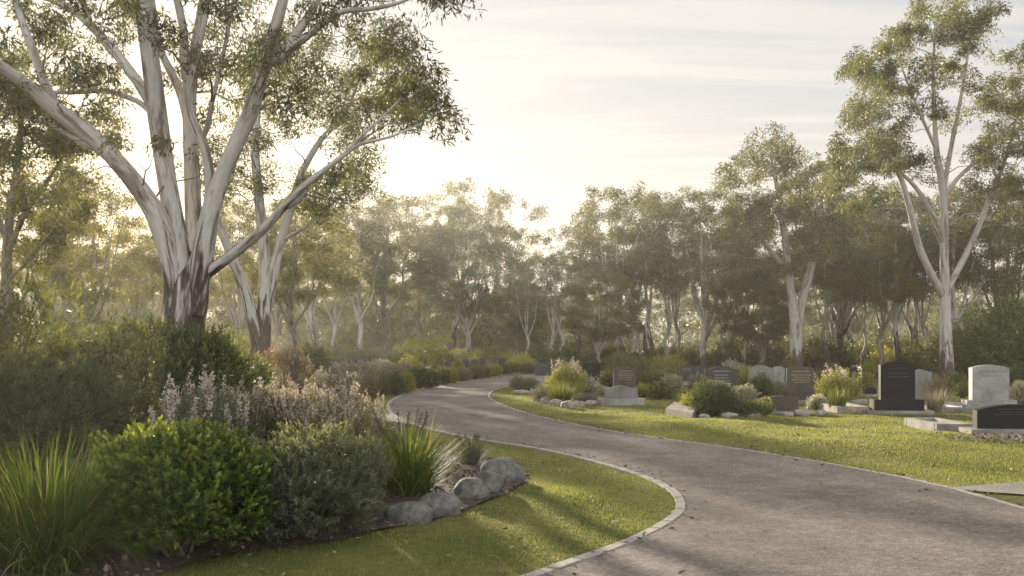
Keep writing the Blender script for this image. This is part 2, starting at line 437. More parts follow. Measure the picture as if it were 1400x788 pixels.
def ground_mat():
    m, nt, N, L = new_mat('lawn_soil')
    ge = N.new('ShaderNodeNewGeometry'); pos = ge.outputs['Position']
    n1 = nnoise(N, L, pos, 0.55, 5, 0.6); n2 = nnoise(N, L, pos, 9.0, 4, 0.7); n3 = nnoise(N, L, pos, 0.12, 4, 0.6)
    r1 = ramp(N, [(0.34, (0.062, 0.078, 0.020)), (0.52, (0.105, 0.110, 0.030)), (0.68, (0.175, 0.150, 0.060))]); L.new(n1.outputs['Fac'], r1.inputs['Fac'])
    r2 = ramp(N, [(0.3, (0.55, 0.55, 0.5)), (0.7, (1.15, 1.15, 1.1))]); L.new(n2.outputs['Fac'], r2.inputs['Fac'])
    mx = N.new('ShaderNodeMix'); mx.data_type = 'RGBA'; mx.blend_type = 'MULTIPLY'; mx.inputs['Factor'].default_value = 1
    L.new(r1.outputs['Color'], mx.inputs['A']); L.new(r2.outputs['Color'], mx.inputs['B'])
    # forest floor beyond the cemetery: leaf litter
    sx = N.new('ShaderNodeSeparateXYZ'); L.new(pos, sx.inputs[0])
    ad = N.new('ShaderNodeMath'); ad.operation = 'MULTIPLY_ADD'; ad.inputs[1].default_value = 30; L.new(n3.outputs['Fac'], ad.inputs[0]); L.new(sx.outputs['Y'], ad.inputs[2])
    mr = N.new('ShaderNodeMapRange'); mr.inputs['From Min'].default_value = 60; mr.inputs['From Max'].default_value = 72; L.new(ad.outputs[0], mr.inputs['Value'])
    r3 = ramp(N, [(0.3, (0.06, 0.048, 0.03)), (0.7, (0.15, 0.12, 0.07))]); L.new(n2.outputs['Fac'], r3.inputs['Fac'])
    m2 = N.new('ShaderNodeMix'); m2.data_type = 'RGBA'; L.new(mr.outputs['Result'], m2.inputs['Factor'])
    L.new(mx.outputs['Result'], m2.inputs['A']); L.new(r3.outputs['Color'], m2.inputs['B'])
    pb = N.new('ShaderNodeBsdfPrincipled'); pb.inputs['Roughness'].default_value = 0.95; pb.inputs['Specular IOR Level'].default_value = 0.1
    L.new(m2.outputs['Result'], pb.inputs['Base Color'])
    bu = N.new('ShaderNodeBump'); bu.inputs['Strength'].default_value = 0.6; bu.inputs['Distance'].default_value = 0.04
    L.new(n2.outputs['Fac'], bu.inputs['Height']); L.new(bu.outputs['Normal'], pb.inputs['Normal'])
    o = N.new('ShaderNodeOutputMaterial'); L.new(pb.outputs['BSDF'], o.inputs['Surface'])
    return m


tag(mb.build('ground', ground_mat(), smooth=True), kind='structure')


def gravel_mat(name, a, b, c):
    m, nt, N, L = new_mat(name)
    ge = N.new('ShaderNodeNewGeometry'); pos = ge.outputs['Position']
    vo = N.new('ShaderNodeTexVoronoi'); vo.inputs['Scale'].default_value = 42.0; vo.inputs['Randomness'].default_value = 1.0; L.new(pos, vo.inputs['Vector'])
    n1 = nnoise(N, L, pos, 0.8, 6, 0.65, 0.5); n2 = nnoise(N, L, pos, 5.0, 5, 0.7); n3 = nnoise(N, L, pos, 60.0, 3, 0.75)
    rv = ramp(N, [(0.0, a), (0.55, b), (1.0, c)])
    sp = N.new('ShaderNodeSeparateColor'); L.new(vo.outputs['Color'], sp.inputs[0]); L.new(sp.outputs[0], rv.inputs['Fac'])
    r1 = ramp(N, [(0.36, (0.72, 0.70, 0.69)), (0.64, (1.12, 1.1, 1.06))]); L.new(n1.outputs['Fac'], r1.inputs['Fac'])
    r2 = ramp(N, [(0.3, (0.75, 0.74, 0.73)), (0.7, (1.15, 1.15, 1.15))]); L.new(n2.outputs['Fac'], r2.inputs['Fac'])
    m1 = N.new('ShaderNodeMix'); m1.data_type = 'RGBA'; m1.blend_type = 'MULTIPLY'; m1.inputs['Factor'].default_value = 1
    m2 = N.new('ShaderNodeMix'); m2.data_type = 'RGBA'; m2.blend_type = 'MULTIPLY'; m2.inputs['Factor'].default_value = 1
    L.new(rv.outputs['Color'], m1.inputs['A']); L.new(r1.outputs['Color'], m1.inputs['B'])
    L.new(m1.outputs['Result'], m2.inputs['A']); L.new(r2.outputs['Color'], m2.inputs['B'])
    pb = N.new('ShaderNodeBsdfPrincipled'); pb.inputs['Roughness'].default_value = 0.9; pb.inputs['Specular IOR Level'].default_value = 0.2
    L.new(m2.outputs['Result'], pb.inputs['Base Color'])
    ah = N.new('ShaderNodeMath'); ah.operation = 'ADD'; L.new(vo.outputs['Distance'], ah.inputs[0]); L.new(n3.outputs['Fac'], ah.inputs[1])
    bu = N.new('ShaderNodeBump'); bu.inputs['Strength'].default_value = 0.55; bu.inputs['Distance'].default_value = 0.010
    L.new(ah.outputs[0], bu.inputs['Height']); L.new(bu.outputs['Normal'], pb.inputs['Normal'])
    o = N.new('ShaderNodeOutputMaterial'); L.new(pb.outputs['BSDF'], o.inputs['Surface'])
    return m


M['gravel'] = gravel_mat('path_gravel', (0.128, 0.108, 0.093), (0.168, 0.143, 0.124), (0.24, 0.209, 0.184))
M['slab'] = stone_mat('footpath_concrete', (0.15, 0.137, 0.12), (0.22, 0.203, 0.183), 30, 0.9, None, 0.3, 0.2, 1.5)


def sheet(name, poly, z, mat, kind='structure'):
    """a flat outline filled with triangles"""
    bm = bmesh.new()
    vs = [bm.verts.new((float(p[0]), float(p[1]), z)) for p in poly]
    es = [bm.edges.new((vs[k], vs[(k + 1) % len(vs)])) for k in range(len(vs))]
    bmesh.ops.triangle_fill(bm, use_beauty=True, edges=es, normal=(0, 0, 1))
    for f in bm.faces:
        if f.normal.z < 0:
            f.normal_flip()
    me = bpy.data.meshes.new(name); bm.to_mesh(me); bm.free(); me.materials.append(mat)
    o = bpy.data.objects.new(name, me); COL.objects.link(o)
    return tag(o, kind=kind)


def ribbon(name, line_a, line_b, z, mat):
    n = max(len(line_a), len(line_b))

    def rs(l):
        s = np.concatenate([[0], np.cumsum(np.linalg.norm(np.diff(l, axis=0), axis=1))]); t = np.linspace(0, s[-1], n)
        return np.stack([np.interp(t, s, l[:, 0]), np.interp(t, s, l[:, 1])], 1)
    A, B = rs(line_a), rs(line_b)
    V = np.vstack([np.c_[A, np.full(n, z)], np.c_[B, np.full(n, z)]])
    k = np.arange(n - 1)
    m_ = MB(); m_.add(V, np.stack([k, n + k, n + k + 1, k + 1], 1))
    return tag(m_.build(name, mat), kind='structure')


sheet('path', PATH_POLY[::2], 0.014, M['gravel'])

# side footpaths
g = [G(1296, 669.5), G(1400, 661), G(1700, 640), G(1760, 668), G(1400, 679), G(1330, 674)]
sheet('side_footpath', np.array(g)[:, :2], 0.022, M['slab'])
g = [G(553, 574), G(530, 567.5), G(490, 566), G(400, 566), G(400, 576), G(490, 578), G(575, 583)]
sheet('side_footpath', np.array(g)[:, :2], 0.022, M['slab'])
g = [G(-60, 512), G(60, 509), G(150, 508), G(150, 504), G(60, 503), G(-80, 503)]
sheet('pale_track', np.array(g)[:, :2], 0.03, stone_mat('track_sand', (0.40, 0.36, 0.31), (0.52, 0.47, 0.41), 8, 0.95))

# kerb blocks along the path: a band of concrete pavers set in the ground
def kerb(name, line, width, blk, gap, out):
    s = np.concatenate([[0], np.cumsum(np.linalg.norm(np.diff(line, axis=0), axis=1))])
    at = lambda t: np.array([np.interp(t, s, line[:, 0]), np.interp(t, s, line[:, 1])])
    bm = bmesh.new(); t = 0.0; r = random.Random(3)
    while t < s[-1] - 0.1:
        p, q = at(t + gap / 2), at(min(t + blk, s[-1]) - gap / 2)
        d = q - p; ln = np.linalg.norm(d)
        if ln < 0.02:
            t += blk; continue
        d /= ln; n = np.array([-d[1], d[0]]) * out
        top = 0.019 + r.uniform(-0.003, 0.004); lo = -0.08
        w0, w1 = -0.02 + r.uniform(-.004, .004), width
        c = [p + n * w0, q + n * w0, q + n * w1, p + n * w1]
        vs = [bm.verts.new((*v, lo)) for v in c] + [bm.verts.new((*v, top)) for v in c]
        for f in ((4, 5, 6, 7), (0, 1, 5, 4), (1, 2, 6, 5), (2, 3, 7, 6), (3, 0, 4, 7)):
            bm.faces.new([vs[k] for k in f])
        t += blk
    bmesh.ops.recalc_face_normals(bm, faces=bm.faces)
    bmesh.ops.bevel(bm, geom=[e for e in bm.edges if min(v.co.z for v in e.verts) > 0], offset=0.006, segments=1, affect='EDGES')
    me = bpy.data.meshes.new(name); bm.to_mesh(me); bm.free(); me.materials.append(M['kerb'])
    o = bpy.data.objects.new(name, me); COL.objects.link(o)
    return tag(o, kind='structure')


kerb('path_kerb', LE, 0.078, 0.36, 0.022, 1)
kerb('path_kerb', RE, 0.05, 0.9, 0.01, -1)

# mulch bed: a slightly raised sheet
bedx = np.arange(-20, 1.2, 0.3); bedy = np.arange(4, 23, 0.3)
bx_, by_ = np.meshgrid(bedx, bedy)


def bed_h(x, y):
    ins = inside(BED, x, y); d = dist_line(BED, x, y)
    return np.where(ins, 0.012 + 0.09 * sstep(d / 1.0), 0) + height(x, y)


bm = bmesh.new()
vs = [bm.verts.new((float(p[0]), float(p[1]), 0)) for p in BED]
es = [bm.edges.new((vs[k], vs[(k + 1) % len(vs)])) for k in range(len(vs))]
bmesh.ops.triangle_fill(bm, use_beauty=True, edges=es, normal=(0, 0, 1))
for _ in range(3):
    bmesh.ops.subdivide_edges(bm, edges=[e for e in bm.edges if e.calc_length() > 0.7], cuts=1)
    bmesh.ops.triangulate(bm, faces=bm.faces)
co = np.array([v.co for v in bm.verts]); zz = bed_h(co[:, 0], co[:, 1]) + 0.008
for v, z in zip(bm.verts, zz):
    v.co.z = z
for f in bm.faces:
    f.normal_update()
    if f.normal.z < 0:
        f.normal_flip()
me = bpy.data.meshes.new('mulch_bed'); bm.to_mesh(me); bm.free()
me.materials.append(stone_mat('mulch_soil', (0.03, 0.021, 0.016), (0.11, 0.078, 0.058), 26, 0.95, None, 0.4, 0.9, 2.0))
o = bpy.data.objects.new('mulch_bed', me); COL.objects.link(o); tag(o, kind='structure')


def chips(name, pts, size, mat, g, label, flat=0.5, zoff=0.01):
    n = len(pts); m_ = MB()
    ax = rdir(n, g); ax[:, 2] *= flat; ax = nrm(ax); nr = nrm(np.array([0, 0, 1.0]) + 0.5 * g.normal(size=(n, 3)))
    L = size * g.uniform(0.5, 1.6, n)
    leaf4(m_, pts + np.array([0, 0, zoff]) * g.uniform(0.3, 1.6, (n, 1)), ax, nr, L, L * g.uniform(0.25, 0.6, n), 0, g.uniform(0, 1, n), 0.1)
    o_ = m_.build(name, mat); tag(o_, label, None, None, 'stuff')
    return o_


n = 60000
cx = rng.uniform(-7.5, 0.6, n); cy = rng.uniform(4.8, 16, n)
ok = inside(BED, cx, cy); cx, cy = cx[ok], cy[ok]
chips('mulch', np.stack([cx, cy, bed_h(cx, cy)], 1), 0.045, M['mulch'], rng, 'brown bark chips covering the garden bed')

# ------------------------------------------------------------------ lawn grass (stuff)
SMALLBEDS = []      # discs without grass: (x, y, rx, ry)


def lawn_noise(x, y):
    return 0.5 + 0.22 * np.sin(1.1 * x + 0.6 * y + 0.5) * np.sin(0.9 * y - 0.5 * x) + 0.18 * np.sin(2.7 * x - 1.3 * y) * np.sin(1.9 * y + 2.1 * x) + 0.12 * np.sin(6.1 * x + 2 * y) * np.sin(5.3 * y - 3 * x)


def make_grass():
    m_ = MB(); g = np.random.default_rng(21)
    for (x0, x1, y0, y1, dens, hh, ww) in [(-4, 3.0, 5.5, 8.6, 6500, 0.028, 0.0055), (-3, 3.0, 8.6, 12, 4600, 0.028, 0.0065), (-3, 3, 12, 17.5, 2200, 0.028, 0.010),
                                         (3.0, 9.5, 10.5, 15, 4200, 0.028, 0.007), (0.5, 13, 15, 22, 1900, 0.028, 0.010), (-4, 16, 22, 34, 500, 0.034, 0.018), (-8, 20, 34, 60, 60, 0.06, 0.05), (-20, -2, 18, 50, 40, 0.06, 0.05)]:
        n_ = int((x1 - x0) * (y1 - y0) * dens)
        x = g.uniform(x0, x1, n_); y = g.uniform(y0, y1, n_)
        fr = np.abs(x) < 0.53 * y + 0.4
        x, y = x[fr], y[fr]
        out = ~inside(PATH_POLY, x, y) & ~inside(BED, x, y)
        x, y = x[out], y[out]
        dl = dist_line(LE, x, y); dr = dist_line(RE, x, y)
        keep = (dl > 0.13 + 0.03 * g.normal(size=len(x))) & (dr > 0.03)
        for a, b, rx, ry in SMALLBEDS:
            keep &= ((x - a) / rx) ** 2 + ((y - b) / ry) ** 2 > 1
        x, y = x[keep], y[keep]
        ln = lawn_noise(x, y)
        thin = g.uniform(size=len(x)) < 0.45 + 0.75 * ln
        x, y, ln = x[thin], y[thin], ln[thin]
        n_ = len(x)
        base = np.stack([x, y, height(x, y) - 0.004], 1)
        Ls = 0.82 * hh * g.uniform(0.5, 1.5, n_) * (0.75 + 0.5 * ln)
        ti = np.clip(0.20 + 0.48 * (1 - ln) + g.normal(0, 0.13, n_) + (g.uniform(size=n_) < 0.05) * 0.35, 0, 1)
        az = g.uniform(0, 2 * math.pi, n_); th = g.uniform(0.1, 0.9, n_)
        h_ = np.stack([np.cos(az) * np.sin(th), np.sin(az) * np.sin(th), np.cos(th)], 1); s_ = np.stack([-np.sin(az), np.cos(az), 0 * az], 1) * (ww * 0.5)
        V = np.stack([base - s_, base + s_, base + h_ * Ls[:, None]], 1).reshape(-1, 3)
        m_.add(V, np.arange(3 * n_).reshape(-1, 3), 0, ti)
    tag(m_.build('grass', M['grass']), 'short mown grass with dry straw patches', None, None, 'stuff')


# ------------------------------------------------------------------ trees
class Skeleton:
    """limbs traced or grown first; every foliage clump then gets a branch from the nearest fitting limb"""
    def __init__(self, g):
        self.g = g; self.pos = np.zeros((0, 3)); self.dir = np.zeros((0, 3)); self.rad = np.zeros(0)

    def add_nodes(self, p, r):
        self.pos = np.vstack([self.pos, p]); self.dir = np.vstack([self.dir, nrm(np.gradient(p, axis=0))]); self.rad = np.concatenate([self.rad, r])

    def limb(self, mb, pts, radii, sides, lump=0.0, bare=0.0):
        """pts n x 3 with radii per control point; bare = leading share that carries no branches"""
        Q = catmull(np.c_[np.asarray(pts, dtype=float), np.asarray(radii, dtype=float)], 0.3)
        tube(mb, Q[:, :3], Q[:, 3], sides, 0, 0, lump, float(self.g.uniform(0, 6)))
        k = int(len(Q) * bare)
        if len(Q) - k >= 2:
            self.add_nodes(Q[k:, :3], Q[k:, 3])
        return Q

    def branch(self, mb, t, sides=4, kmax=0.55, r_tip=0.008, fat=0.012, minlen=0.0):
        v = t - self.pos; d = np.linalg.norm(v, axis=1) + 1e-6
        cz = v[:, 2] / d; ca = (v * self.dir).sum(1) / d
        cost = d * (1 + 0.9 * np.clip(0.15 - cz, 0, 2) + 0.5 * np.clip(0.35 - ca, 0, 2)) + (self.rad < 0.012) * 0.6
        i_ = int(np.argmin(cost)); p = self.pos[i_]; dd = d[i_]
        r0 = min(kmax * self.rad[i_], r_tip + fat * dd ** 1.15)
        n1 = nrm(0.6 * self.dir[i_] + 0.7 * v[i_] / dd + np.array([0, 0, .15]))
        p1 = p + n1 * dd * 0.4; p2 = t - nrm(v[i_] / dd + np.array([0, 0, 0.5])) * dd * 0.3
        k = int(np.clip(dd / 0.35, 3, 12)); s = np.linspace(0, 1, k + 1)[:, None]
        Q = (1 - s) ** 3 * p + 3 * (1 - s) ** 2 * s * p1 + 3 * (1 - s) * s ** 2 * p2 + s ** 3 * t
        wob = self.g.normal(size=Q.shape) * 0.035 * dd ** 0.8; wob[0] = 0; wob[-1] = 0
        Q = Q + wob
        r = r0 + (r_tip * 0.8 - r0) * s[:, 0] ** 0.9
        tube(mb, Q, r, sides if r0 > 0.02 else 3, 0, 0, 0, float(self.g.uniform(0, 6)))
        self.add_nodes(Q[1:], r[1:])


def foliage(mb, c, r, n_leaf, leaf, g, mat=0, tint=0.5, flat=0.72, twigs=None, width=0.27, droop=0.5, subs=None):
    """one clump: a few dense tufts of hanging leaves round the end of a branch"""
    m = subs or max(3, int(round(4 + 3 * g.uniform())))
    d = rdir(m, g); d[:, 2] = np.abs(d[:, 2]) * 1.1 - 0.6 * g.uniform(0, 1, m)
    sc = c + d * (r * g.uniform(0.45, 0.95, (m, 1))) * np.array([1, 1, flat])
    sr = r * g.uniform(0.34, 0.6, m)
    w = sr ** 2; cnt = np.maximum(4, (n_leaf * w / w.sum()).astype(int))
    if twigs is not None:
        for q in range(m):
            mid = (c + sc[q]) / 2 + g.normal(size=3) * 0.08 * r
            tube(mb, np.array([c, mid, sc[q]]), np.array([0.011, 0.008, 0.005]) * (0.6 + r * 0.5), 3, 1)
    idx = np.repeat(np.arange(m), cnt); N_ = len(idx)
    dd = rdir(N_, g); dd[:, 2] = np.where(dd[:, 2] < -0.65, -dd[:, 2], dd[:, 2])
    rad = sr[idx] * g.uniform(0.12, 1.0, N_) ** 0.5 * (1 + 0.3 * (g.uniform(size=N_) < 0.08))
    pos = sc[idx] + dd * rad[:, None]
    la = nrm(dd * 0.55 + 0.75 * g.normal(size=(N_, 3)) + np.array([0, 0, -droop]))
    L = leaf * g.uniform(0.6, 1.35, N_)
    st = g.normal(0, 0.1, m)
    leaf4(mb, pos, la, rdir(N_, g), L, L * width * g.uniform(0.8, 1.3, N_), mat, np.clip(tint + st[idx] + g.normal(0, 0.13, N_), 0, 1), 0.12)


def proc_gum(seed, Ht=12.0, crown_w=6.0, crown_lo=0.42, r_tr=0.22, n_clump=84, n_leaf=440, leaf=0.165, forks=5, lean=0.0, dense=1.0, stems=1, low_fork=None, sides=9, clump_r=0.073, twigs=5, spread=0.5):
    g = np.random.default_rng(seed); wood = MB(); crown = MB(); sk = Skeleton(g)
    fork = low_fork if low_fork is not None else g.uniform(0.28, 0.42)
    heads = []
    for s in range(stems):
        a = g.uniform(0, 6.28); off = np.array([math.cos(a), math.sin(a), 0]) * (0.0 if stems == 1 else r_tr * 1.0)
        ln = g.normal(size=3) * 0.03 * Ht; ln[2] = 0
        if stems > 1:
            ln = ln + off * 2.5 + np.array([math.cos(a), math.sin(a), 0]) * Ht * 0.06
        zf = Ht * fork * g.uniform(0.85, 1.15)
        base = np.array([[0, 0, -0.25], [0, 0, 0.25], ln * 0.25 + [0, 0, zf * 0.35], ln * 0.6 + [0, 0, zf * 0.7], ln + [0, 0, zf]]) + off * [1, 1, 0]
        base[1:, :2] += g.normal(size=(4, 2)) * 0.012 * Ht
        rs = r_tr / math.sqrt(stems) * 1.05
        sk.limb(wood, base, [rs * 1.5, rs * 1.15, rs * 0.95, rs * 0.85, rs * 0.8], sides, 0.05, 0.75)
        heads.append((base[-1], rs * 0.8))
    # leading limbs
    tips = []
    for (hp, hr) in heads:
        nf = max(2, int(round(forks / stems)))
        a0 = g.uniform(0, 6.28)
        for q in range(nf):
            a = a0 + q * 6.283 / nf + g.normal() * 0.35
            rad = crown_w * 0.5 * g.uniform(0.25, 0.85) * (spread / 0.5); top = Ht * g.uniform(0.72, 0.95)
            if q == 0:
                rad *= 0.25; top = Ht * 0.95
            tip = np.array([hp[0] * 0.5 + math.cos(a) * rad, hp[1] * 0.5 + math.sin(a) * rad, top])
            st = hp - np.array([0, 0, g.uniform(0, 0.1) * Ht * (1 if q else 0)])
            m1 = st + (tip - st) * 0.33 + np.array([math.cos(a), math.sin(a), 0]) * rad * 0.14
            m2 = st + (tip - st) * 0.68 + np.array([math.cos(a + 1), math.sin(a + 1), 0]) * rad * 0.12 * g.normal()
            r0 = hr * (0.82 if q == 0 else g.uniform(0.5, 0.68))
            sk.limb(wood, [st, m1, m2, tip], [r0, r0 * 0.72, r0 * 0.45, 0.012], max(5, sides - 2), 0.03, 0.12)
            tips.append(tip)
    lo = Ht * crown_lo; zc = (Ht + lo) / 2; hz = (Ht - lo) / 2
    C = []
    for tp in tips:
        C.append(tp)
    tries = 0
    while len(C) < n_clump and tries < n_clump * 40:
        tries += 1
        d = rdir(1, g)[0]; rr = g.uniform(0.3, 1.0) ** 0.33
        lob = 1 + 0.22 * math.sin(3 * math.atan2(d[1], d[0]) + seed) + 0.15 * math.sin(5 * math.atan2(d[1], d[0]) + 2 * seed + 3 * d[2])
        wz = 1.0 if d[2] > 0 else 0.8
        p = np.array([d[0] * crown_w / 2 * rr * lob, d[1] * crown_w / 2 * rr * lob, zc + d[2] * hz * rr * wz])
        if min(np.linalg.norm(p - q) for q in C) < Ht * clump_r * 1.55 / dense:
            continue
        C.append(p)
    C.sort(key=lambda p: np.linalg.norm(p - np.array([0, 0, Ht * fork])))
    for p in C:
        r = Ht * clump_r * g.uniform(0.7, 1.3)
        sk.branch(wood, p - np.array([0, 0, r * 0.25]))
        foliage(crown, p, r, int(n_leaf * g.uniform(0.6, 1.35) * (r / (Ht * clump_r)) ** 2), leaf, g, 0, float(g.uniform(0.2, 0.75)), 0.95, twigs, 0.3)
    return wood, crown


def tree_thing(name, wood, crown, loc, bark, leafm, label, cat='tree', group=None, rz=0.0, s=1.0):
    root = empty(name, loc, rz, s); tag(root, label, cat, group)
    wood.build('trunk', bark, root, True)
    crown.build('crown', [leafm, bark], root)
    return root


# ---- hero tree on the left, limbs traced
def limb3(pts, D0, base):
    out = []; rad = []
    for px, py, dd, w in pts:
        D = D0 + dd
        out.append(P(px, py, D) - base); rad.append(w * 0.5 * D / FPX)
    return np.array(out), np.array(rad)


def hero_left():
    D0 = 16.0; base = np.array([(252 - CX) / FPX * D0, D0, 0.06])
    g = np.random.default_rng(5); sk = Skeleton(g)
    root = empty('gum_tree', base)
    tag(root, 'largest gum tree with many pale spreading limbs and dark foot behind the garden bed', 'tree')
    trunk = MB()
    sk.limb(trunk, *limb3([(252, 640, 0, 112), (252, 605, 0, 90), (251, 540, 0, 70), (250, 480, 0, 60), (250, 440, 0, 56), (254, 405, 0, 56), (256, 380, 0, 50), (258, 350, 0.1, 36)], D0, base), 28, 0.05, 1.0)
    tube_list = {
        'A': ([(240, 430, -.1, 24.3), (238, 380, -.15, 28.9), (231, 340, -.2, 30.4), (216, 298, -.3, 28.1), (194, 262, -.4, 25.1), (152, 212, -.7, 22.8), (110, 175, -.9, 23.6), (75, 150, -1.1, 21.3), (35, 116, -1.4, 17.5), (0, 90, -1.7, 15.2), (-60, 45, -2.1, 11.4), (-130, -10, -2.6, 7.6), (-190, -90, -3, 3.04)], 14, .04, .3),
        'A1': ([(82, 158, -1.05, 15.3), (70, 135, -1.0, 14.4), (58, 105, -.9, 12.8), (45, 70, -.8, 11.9), (28, 22, -.7, 10.2), (15, -30, -.6, 8.5), (5, -110, -.5, 4.25)], 9, .03, .2),
        'B': ([(248, 420, -.05, 31.7), (246, 370, -.1, 31.7), (239, 310, -.1, 28.2), (229, 250, 0, 26.4), (216, 165, .1, 27.3), (207, 90, .2, 24.6), (196, 10, .3, 21.1), (188, -70, .5, 17.6), (175, -170, .7, 11.4), (170, -260, .8, 3.52)], 14, .04, .45),
        'B1': ([(209, 150, .15, 12.8), (192, 118, .3, 13.6), (160, 75, .7, 12.8), (125, 35, 1.0, 11.9), (97, 12, 1.2, 11), (68, -2, 1.4, 9.35), (20, -40, 1.8, 6.8), (-20, -90, 2, 3.4)], 8, .03, .2),
        'B1b': ([(124, 34, 1.0, 9.5), (117, 15, 1.0, 8.55), (107, -12, .9, 7.6), (95, -60, .8, 3.8)], 7, .02, .2),
        'B2': ([(208, 155, .2, 7.6), (190, 140, .5, 7.6), (165, 130, .8, 7.12), (140, 124, 1.0, 6.65), (95, 127, 1.3, 5.7), (45, 122, 1.7, 4.75), (0, 105, 2.0, 2.85)], 7, .02, .2),
        'C': ([(262, 420, .25, 27), (266, 350, .4, 25.2), (264, 280, .45, 22.5), (262, 220, .5, 20.7), (259, 160, .55, 18.9), (263, 95, .6, 16.2), (272, 40, .6, 14.4), (283, -30, .7, 11.7), (290, -120, .8, 6.3), (292, -200, .9, 2.7)], 12, .03, .45),
        'C1': ([(256, 165, .55, 11.4), (247, 128, .7, 11.4), (232, 95, .9, 10.4), (219, 68, 1.1, 9.5), (212, 30, 1.3, 8.55), (205, -30, 1.5, 5.7), (200, -90, 1.6, 2.85)], 8, .02, .2),
        'C2': ([(257, 130, .55, 11.4), (253, 80, .4, 12.3), (250, 35, .3, 11.4), (240, -10, .2, 9.5), (228, -90, .1, 4.75)], 8, .02, .2),
        'D': ([(284, 290, -.1, 13.3), (287, 240, -.2, 14.2), (276, 190, -.35, 12.3), (263, 162, -.4, 10.4), (257, 125, -.45, 9.5), (266, 85, -.5, 8.55), (279, 35, -.5, 7.6), (286, -20, -.5, 5.7), (290, -70, -.5, 2.85)], 8, .04, .35),
        'D1': ([(276, 190, -.35, 7.6), (284, 172, -.45, 7.6), (290, 140, -.55, 6.65), (304, 80, -.7, 5.7), (314, 30, -.8, 4.75), (322, -25, -.9, 2.85)], 6, .02, .2),
        'E': ([(266, 430, -.1, 23.5), (271, 390, -.15, 28.6), (277, 350, -.2, 31.1), (284, 310, -.25, 28.6), (296, 262, -.3, 24.4), (318, 207, -.4, 21.8), (342, 155, -.5, 21.8), (355, 110, -.6, 20.2), (366, 75, -.7, 18.5), (379, 30, -.7, 15.1), (392, -25, -.8, 12.6), (400, -110, -.9, 7.56), (404, -180, -1, 2.52)], 14, .04, .45),
        'E1': ([(372, 88, -.7, 11.9), (388, 68, -.6, 13.6), (410, 40, -.5, 11.9), (430, 8, -.4, 10.2), (445, -30, -.3, 8.5), (462, -100, -.2, 3.4)], 8, .02, .2),
        'E2': ([(380, 88, -.75, 10.2), (398, 68, -1.0, 11), (420, 50, -1.2, 10.2), (445, 30, -1.4, 8.92), (470, 15, -1.5, 7.65), (500, 13, -1.7, 6.8), (532, 8, -1.9, 5.1), (566, -4, -2.0, 3.4), (590, -20, -2.1, 1.7)], 8, .02, .2),
        'F': ([(278, 378, -.1, 15.3), (303, 359, -.3, 16.1), (340, 331, -.6, 14.4), (368, 306, -.9, 12.8), (395, 274, -1.1, 11), (418, 252, -1.2, 9.35), (445, 232, -1.3, 7.65), (468, 214, -1.4, 6.38), (493, 197, -1.5, 5.1), (532, 188, -1.6, 3.4), (576, 169, -1.7, 1.7)], 9, .03, .35),
        'F1': ([(466, 216, -1.4, 4.75), (490, 190, -1.3, 4.27), (518, 165, -1.2, 3.8), (545, 138, -1.1, 2.85), (562, 118, -1.0, 1.9)], 5, .0, .1),
        'G': ([(150, 212, -.7, 7.65), (110, 195, -.4, 7.65), (70, 172, -.1, 6.8), (30, 155, .2, 5.95), (-10, 150, .5, 4.25), (-60, 140, .8, 2.55)], 6, .02, .15),
    }
    nb = 0
    for key, (pts, sides, lump, bare) in tube_list.items():
        b = MB()
        sk.limb(b, *limb3(pts, D0, base), sides, lump, bare)
        b.build('branch', M['bark_pale'], root, True)
    crown = MB(); cb = MB()
    C = []
    for (cx_, cy_, r_, cnt, dsp) in [(400, 130, 44, 6, .8), (60, 60, 90, 11, 2), (150, 60, 90, 8, 2.2), (110, 190, 70, 4, 1.6), (250, 40, 90, 8, 2.2), (330, 60, 80, 6, 2.0), (330, 180, 60, 2, 1.5), (30, 230, 60, 4, 1.5),
                                     (420, 20, 60, 2, 1.6), (500, 10, 50, 2, 1.0), (540, 45, 30, 2, .6), (475, 95, 30, 1, .6), (535, 100, 35, 2, .7), (572, 122, 20, 2, .4), (592, 155, 10, 1, .3), (560, 165, 20, 1, .3), (475, 150, 45, 2, .8),
                                     (190, 170, 70, 3, 1.6), (0, 130, 60, 5, 1.6), (480, 240, 30, 1, .8), (545, 60, 25, 2, .4)]:
        for q in range(int(cnt * 1.7 + 0.5)):
            for _ in range(20):
                a = g.uniform(0, 6.28); rr = r_ * math.sqrt(g.uniform())
                p = P(cx_ + rr * math.cos(a), cy_ + rr * math.sin(a), D0 + 0.5 + g.normal() * dsp)
                if not C or min(np.linalg.norm(p - c) for c in C) > 0.34:
                    break
            C.append(p)
    for pts, *_ in tube_list.values():      # leaves at every limb tip
        for q in range(3):
            px_, py_, dd_, _w = pts[-1] if q < 2 else pts[-2]
            C.append(P(px_, py_, D0 + dd_) + g.normal(size=3) * np.array([.25, .25, .18]) + [0, 0, 0.1])
    for q in range(70):     # crown above the frame
        p = P(g.uniform(-220, 560), g.uniform(-240, -20), D0 + g.normal() * 1.8)
        if min(np.linalg.norm(p - c) for c in C) > 0.5:
            C.append(p)
    C = [c - base for c in C]
    C.sort(key=lambda c: float(np.min(np.linalg.norm(sk.pos - c, axis=1))))
    for c in C:
        r = g.uniform(0.22, 0.50)
        sk.branch(cb, c - np.array([0, 0, r * 0.25]), 5, 0.6, 0.006, 0.011)
        foliage(crown, c, r, int(1250 * r * r * g.uniform(0.6, 1.4) + 50), 0.108, g, 0, float(g.uniform(0.15, 0.75)), 0.95, 7, 0.21, 0.95)
    for f, m_, t in cb.f:       # the fine branches belong to the crown (bark slot 1)
        crown.f.append((f + crown.n, 1, t))
    crown.v += cb.v; crown.bark += cb.bark; crown.n += cb.n
    trunk.build('trunk', M['bark_pale'], root, True)
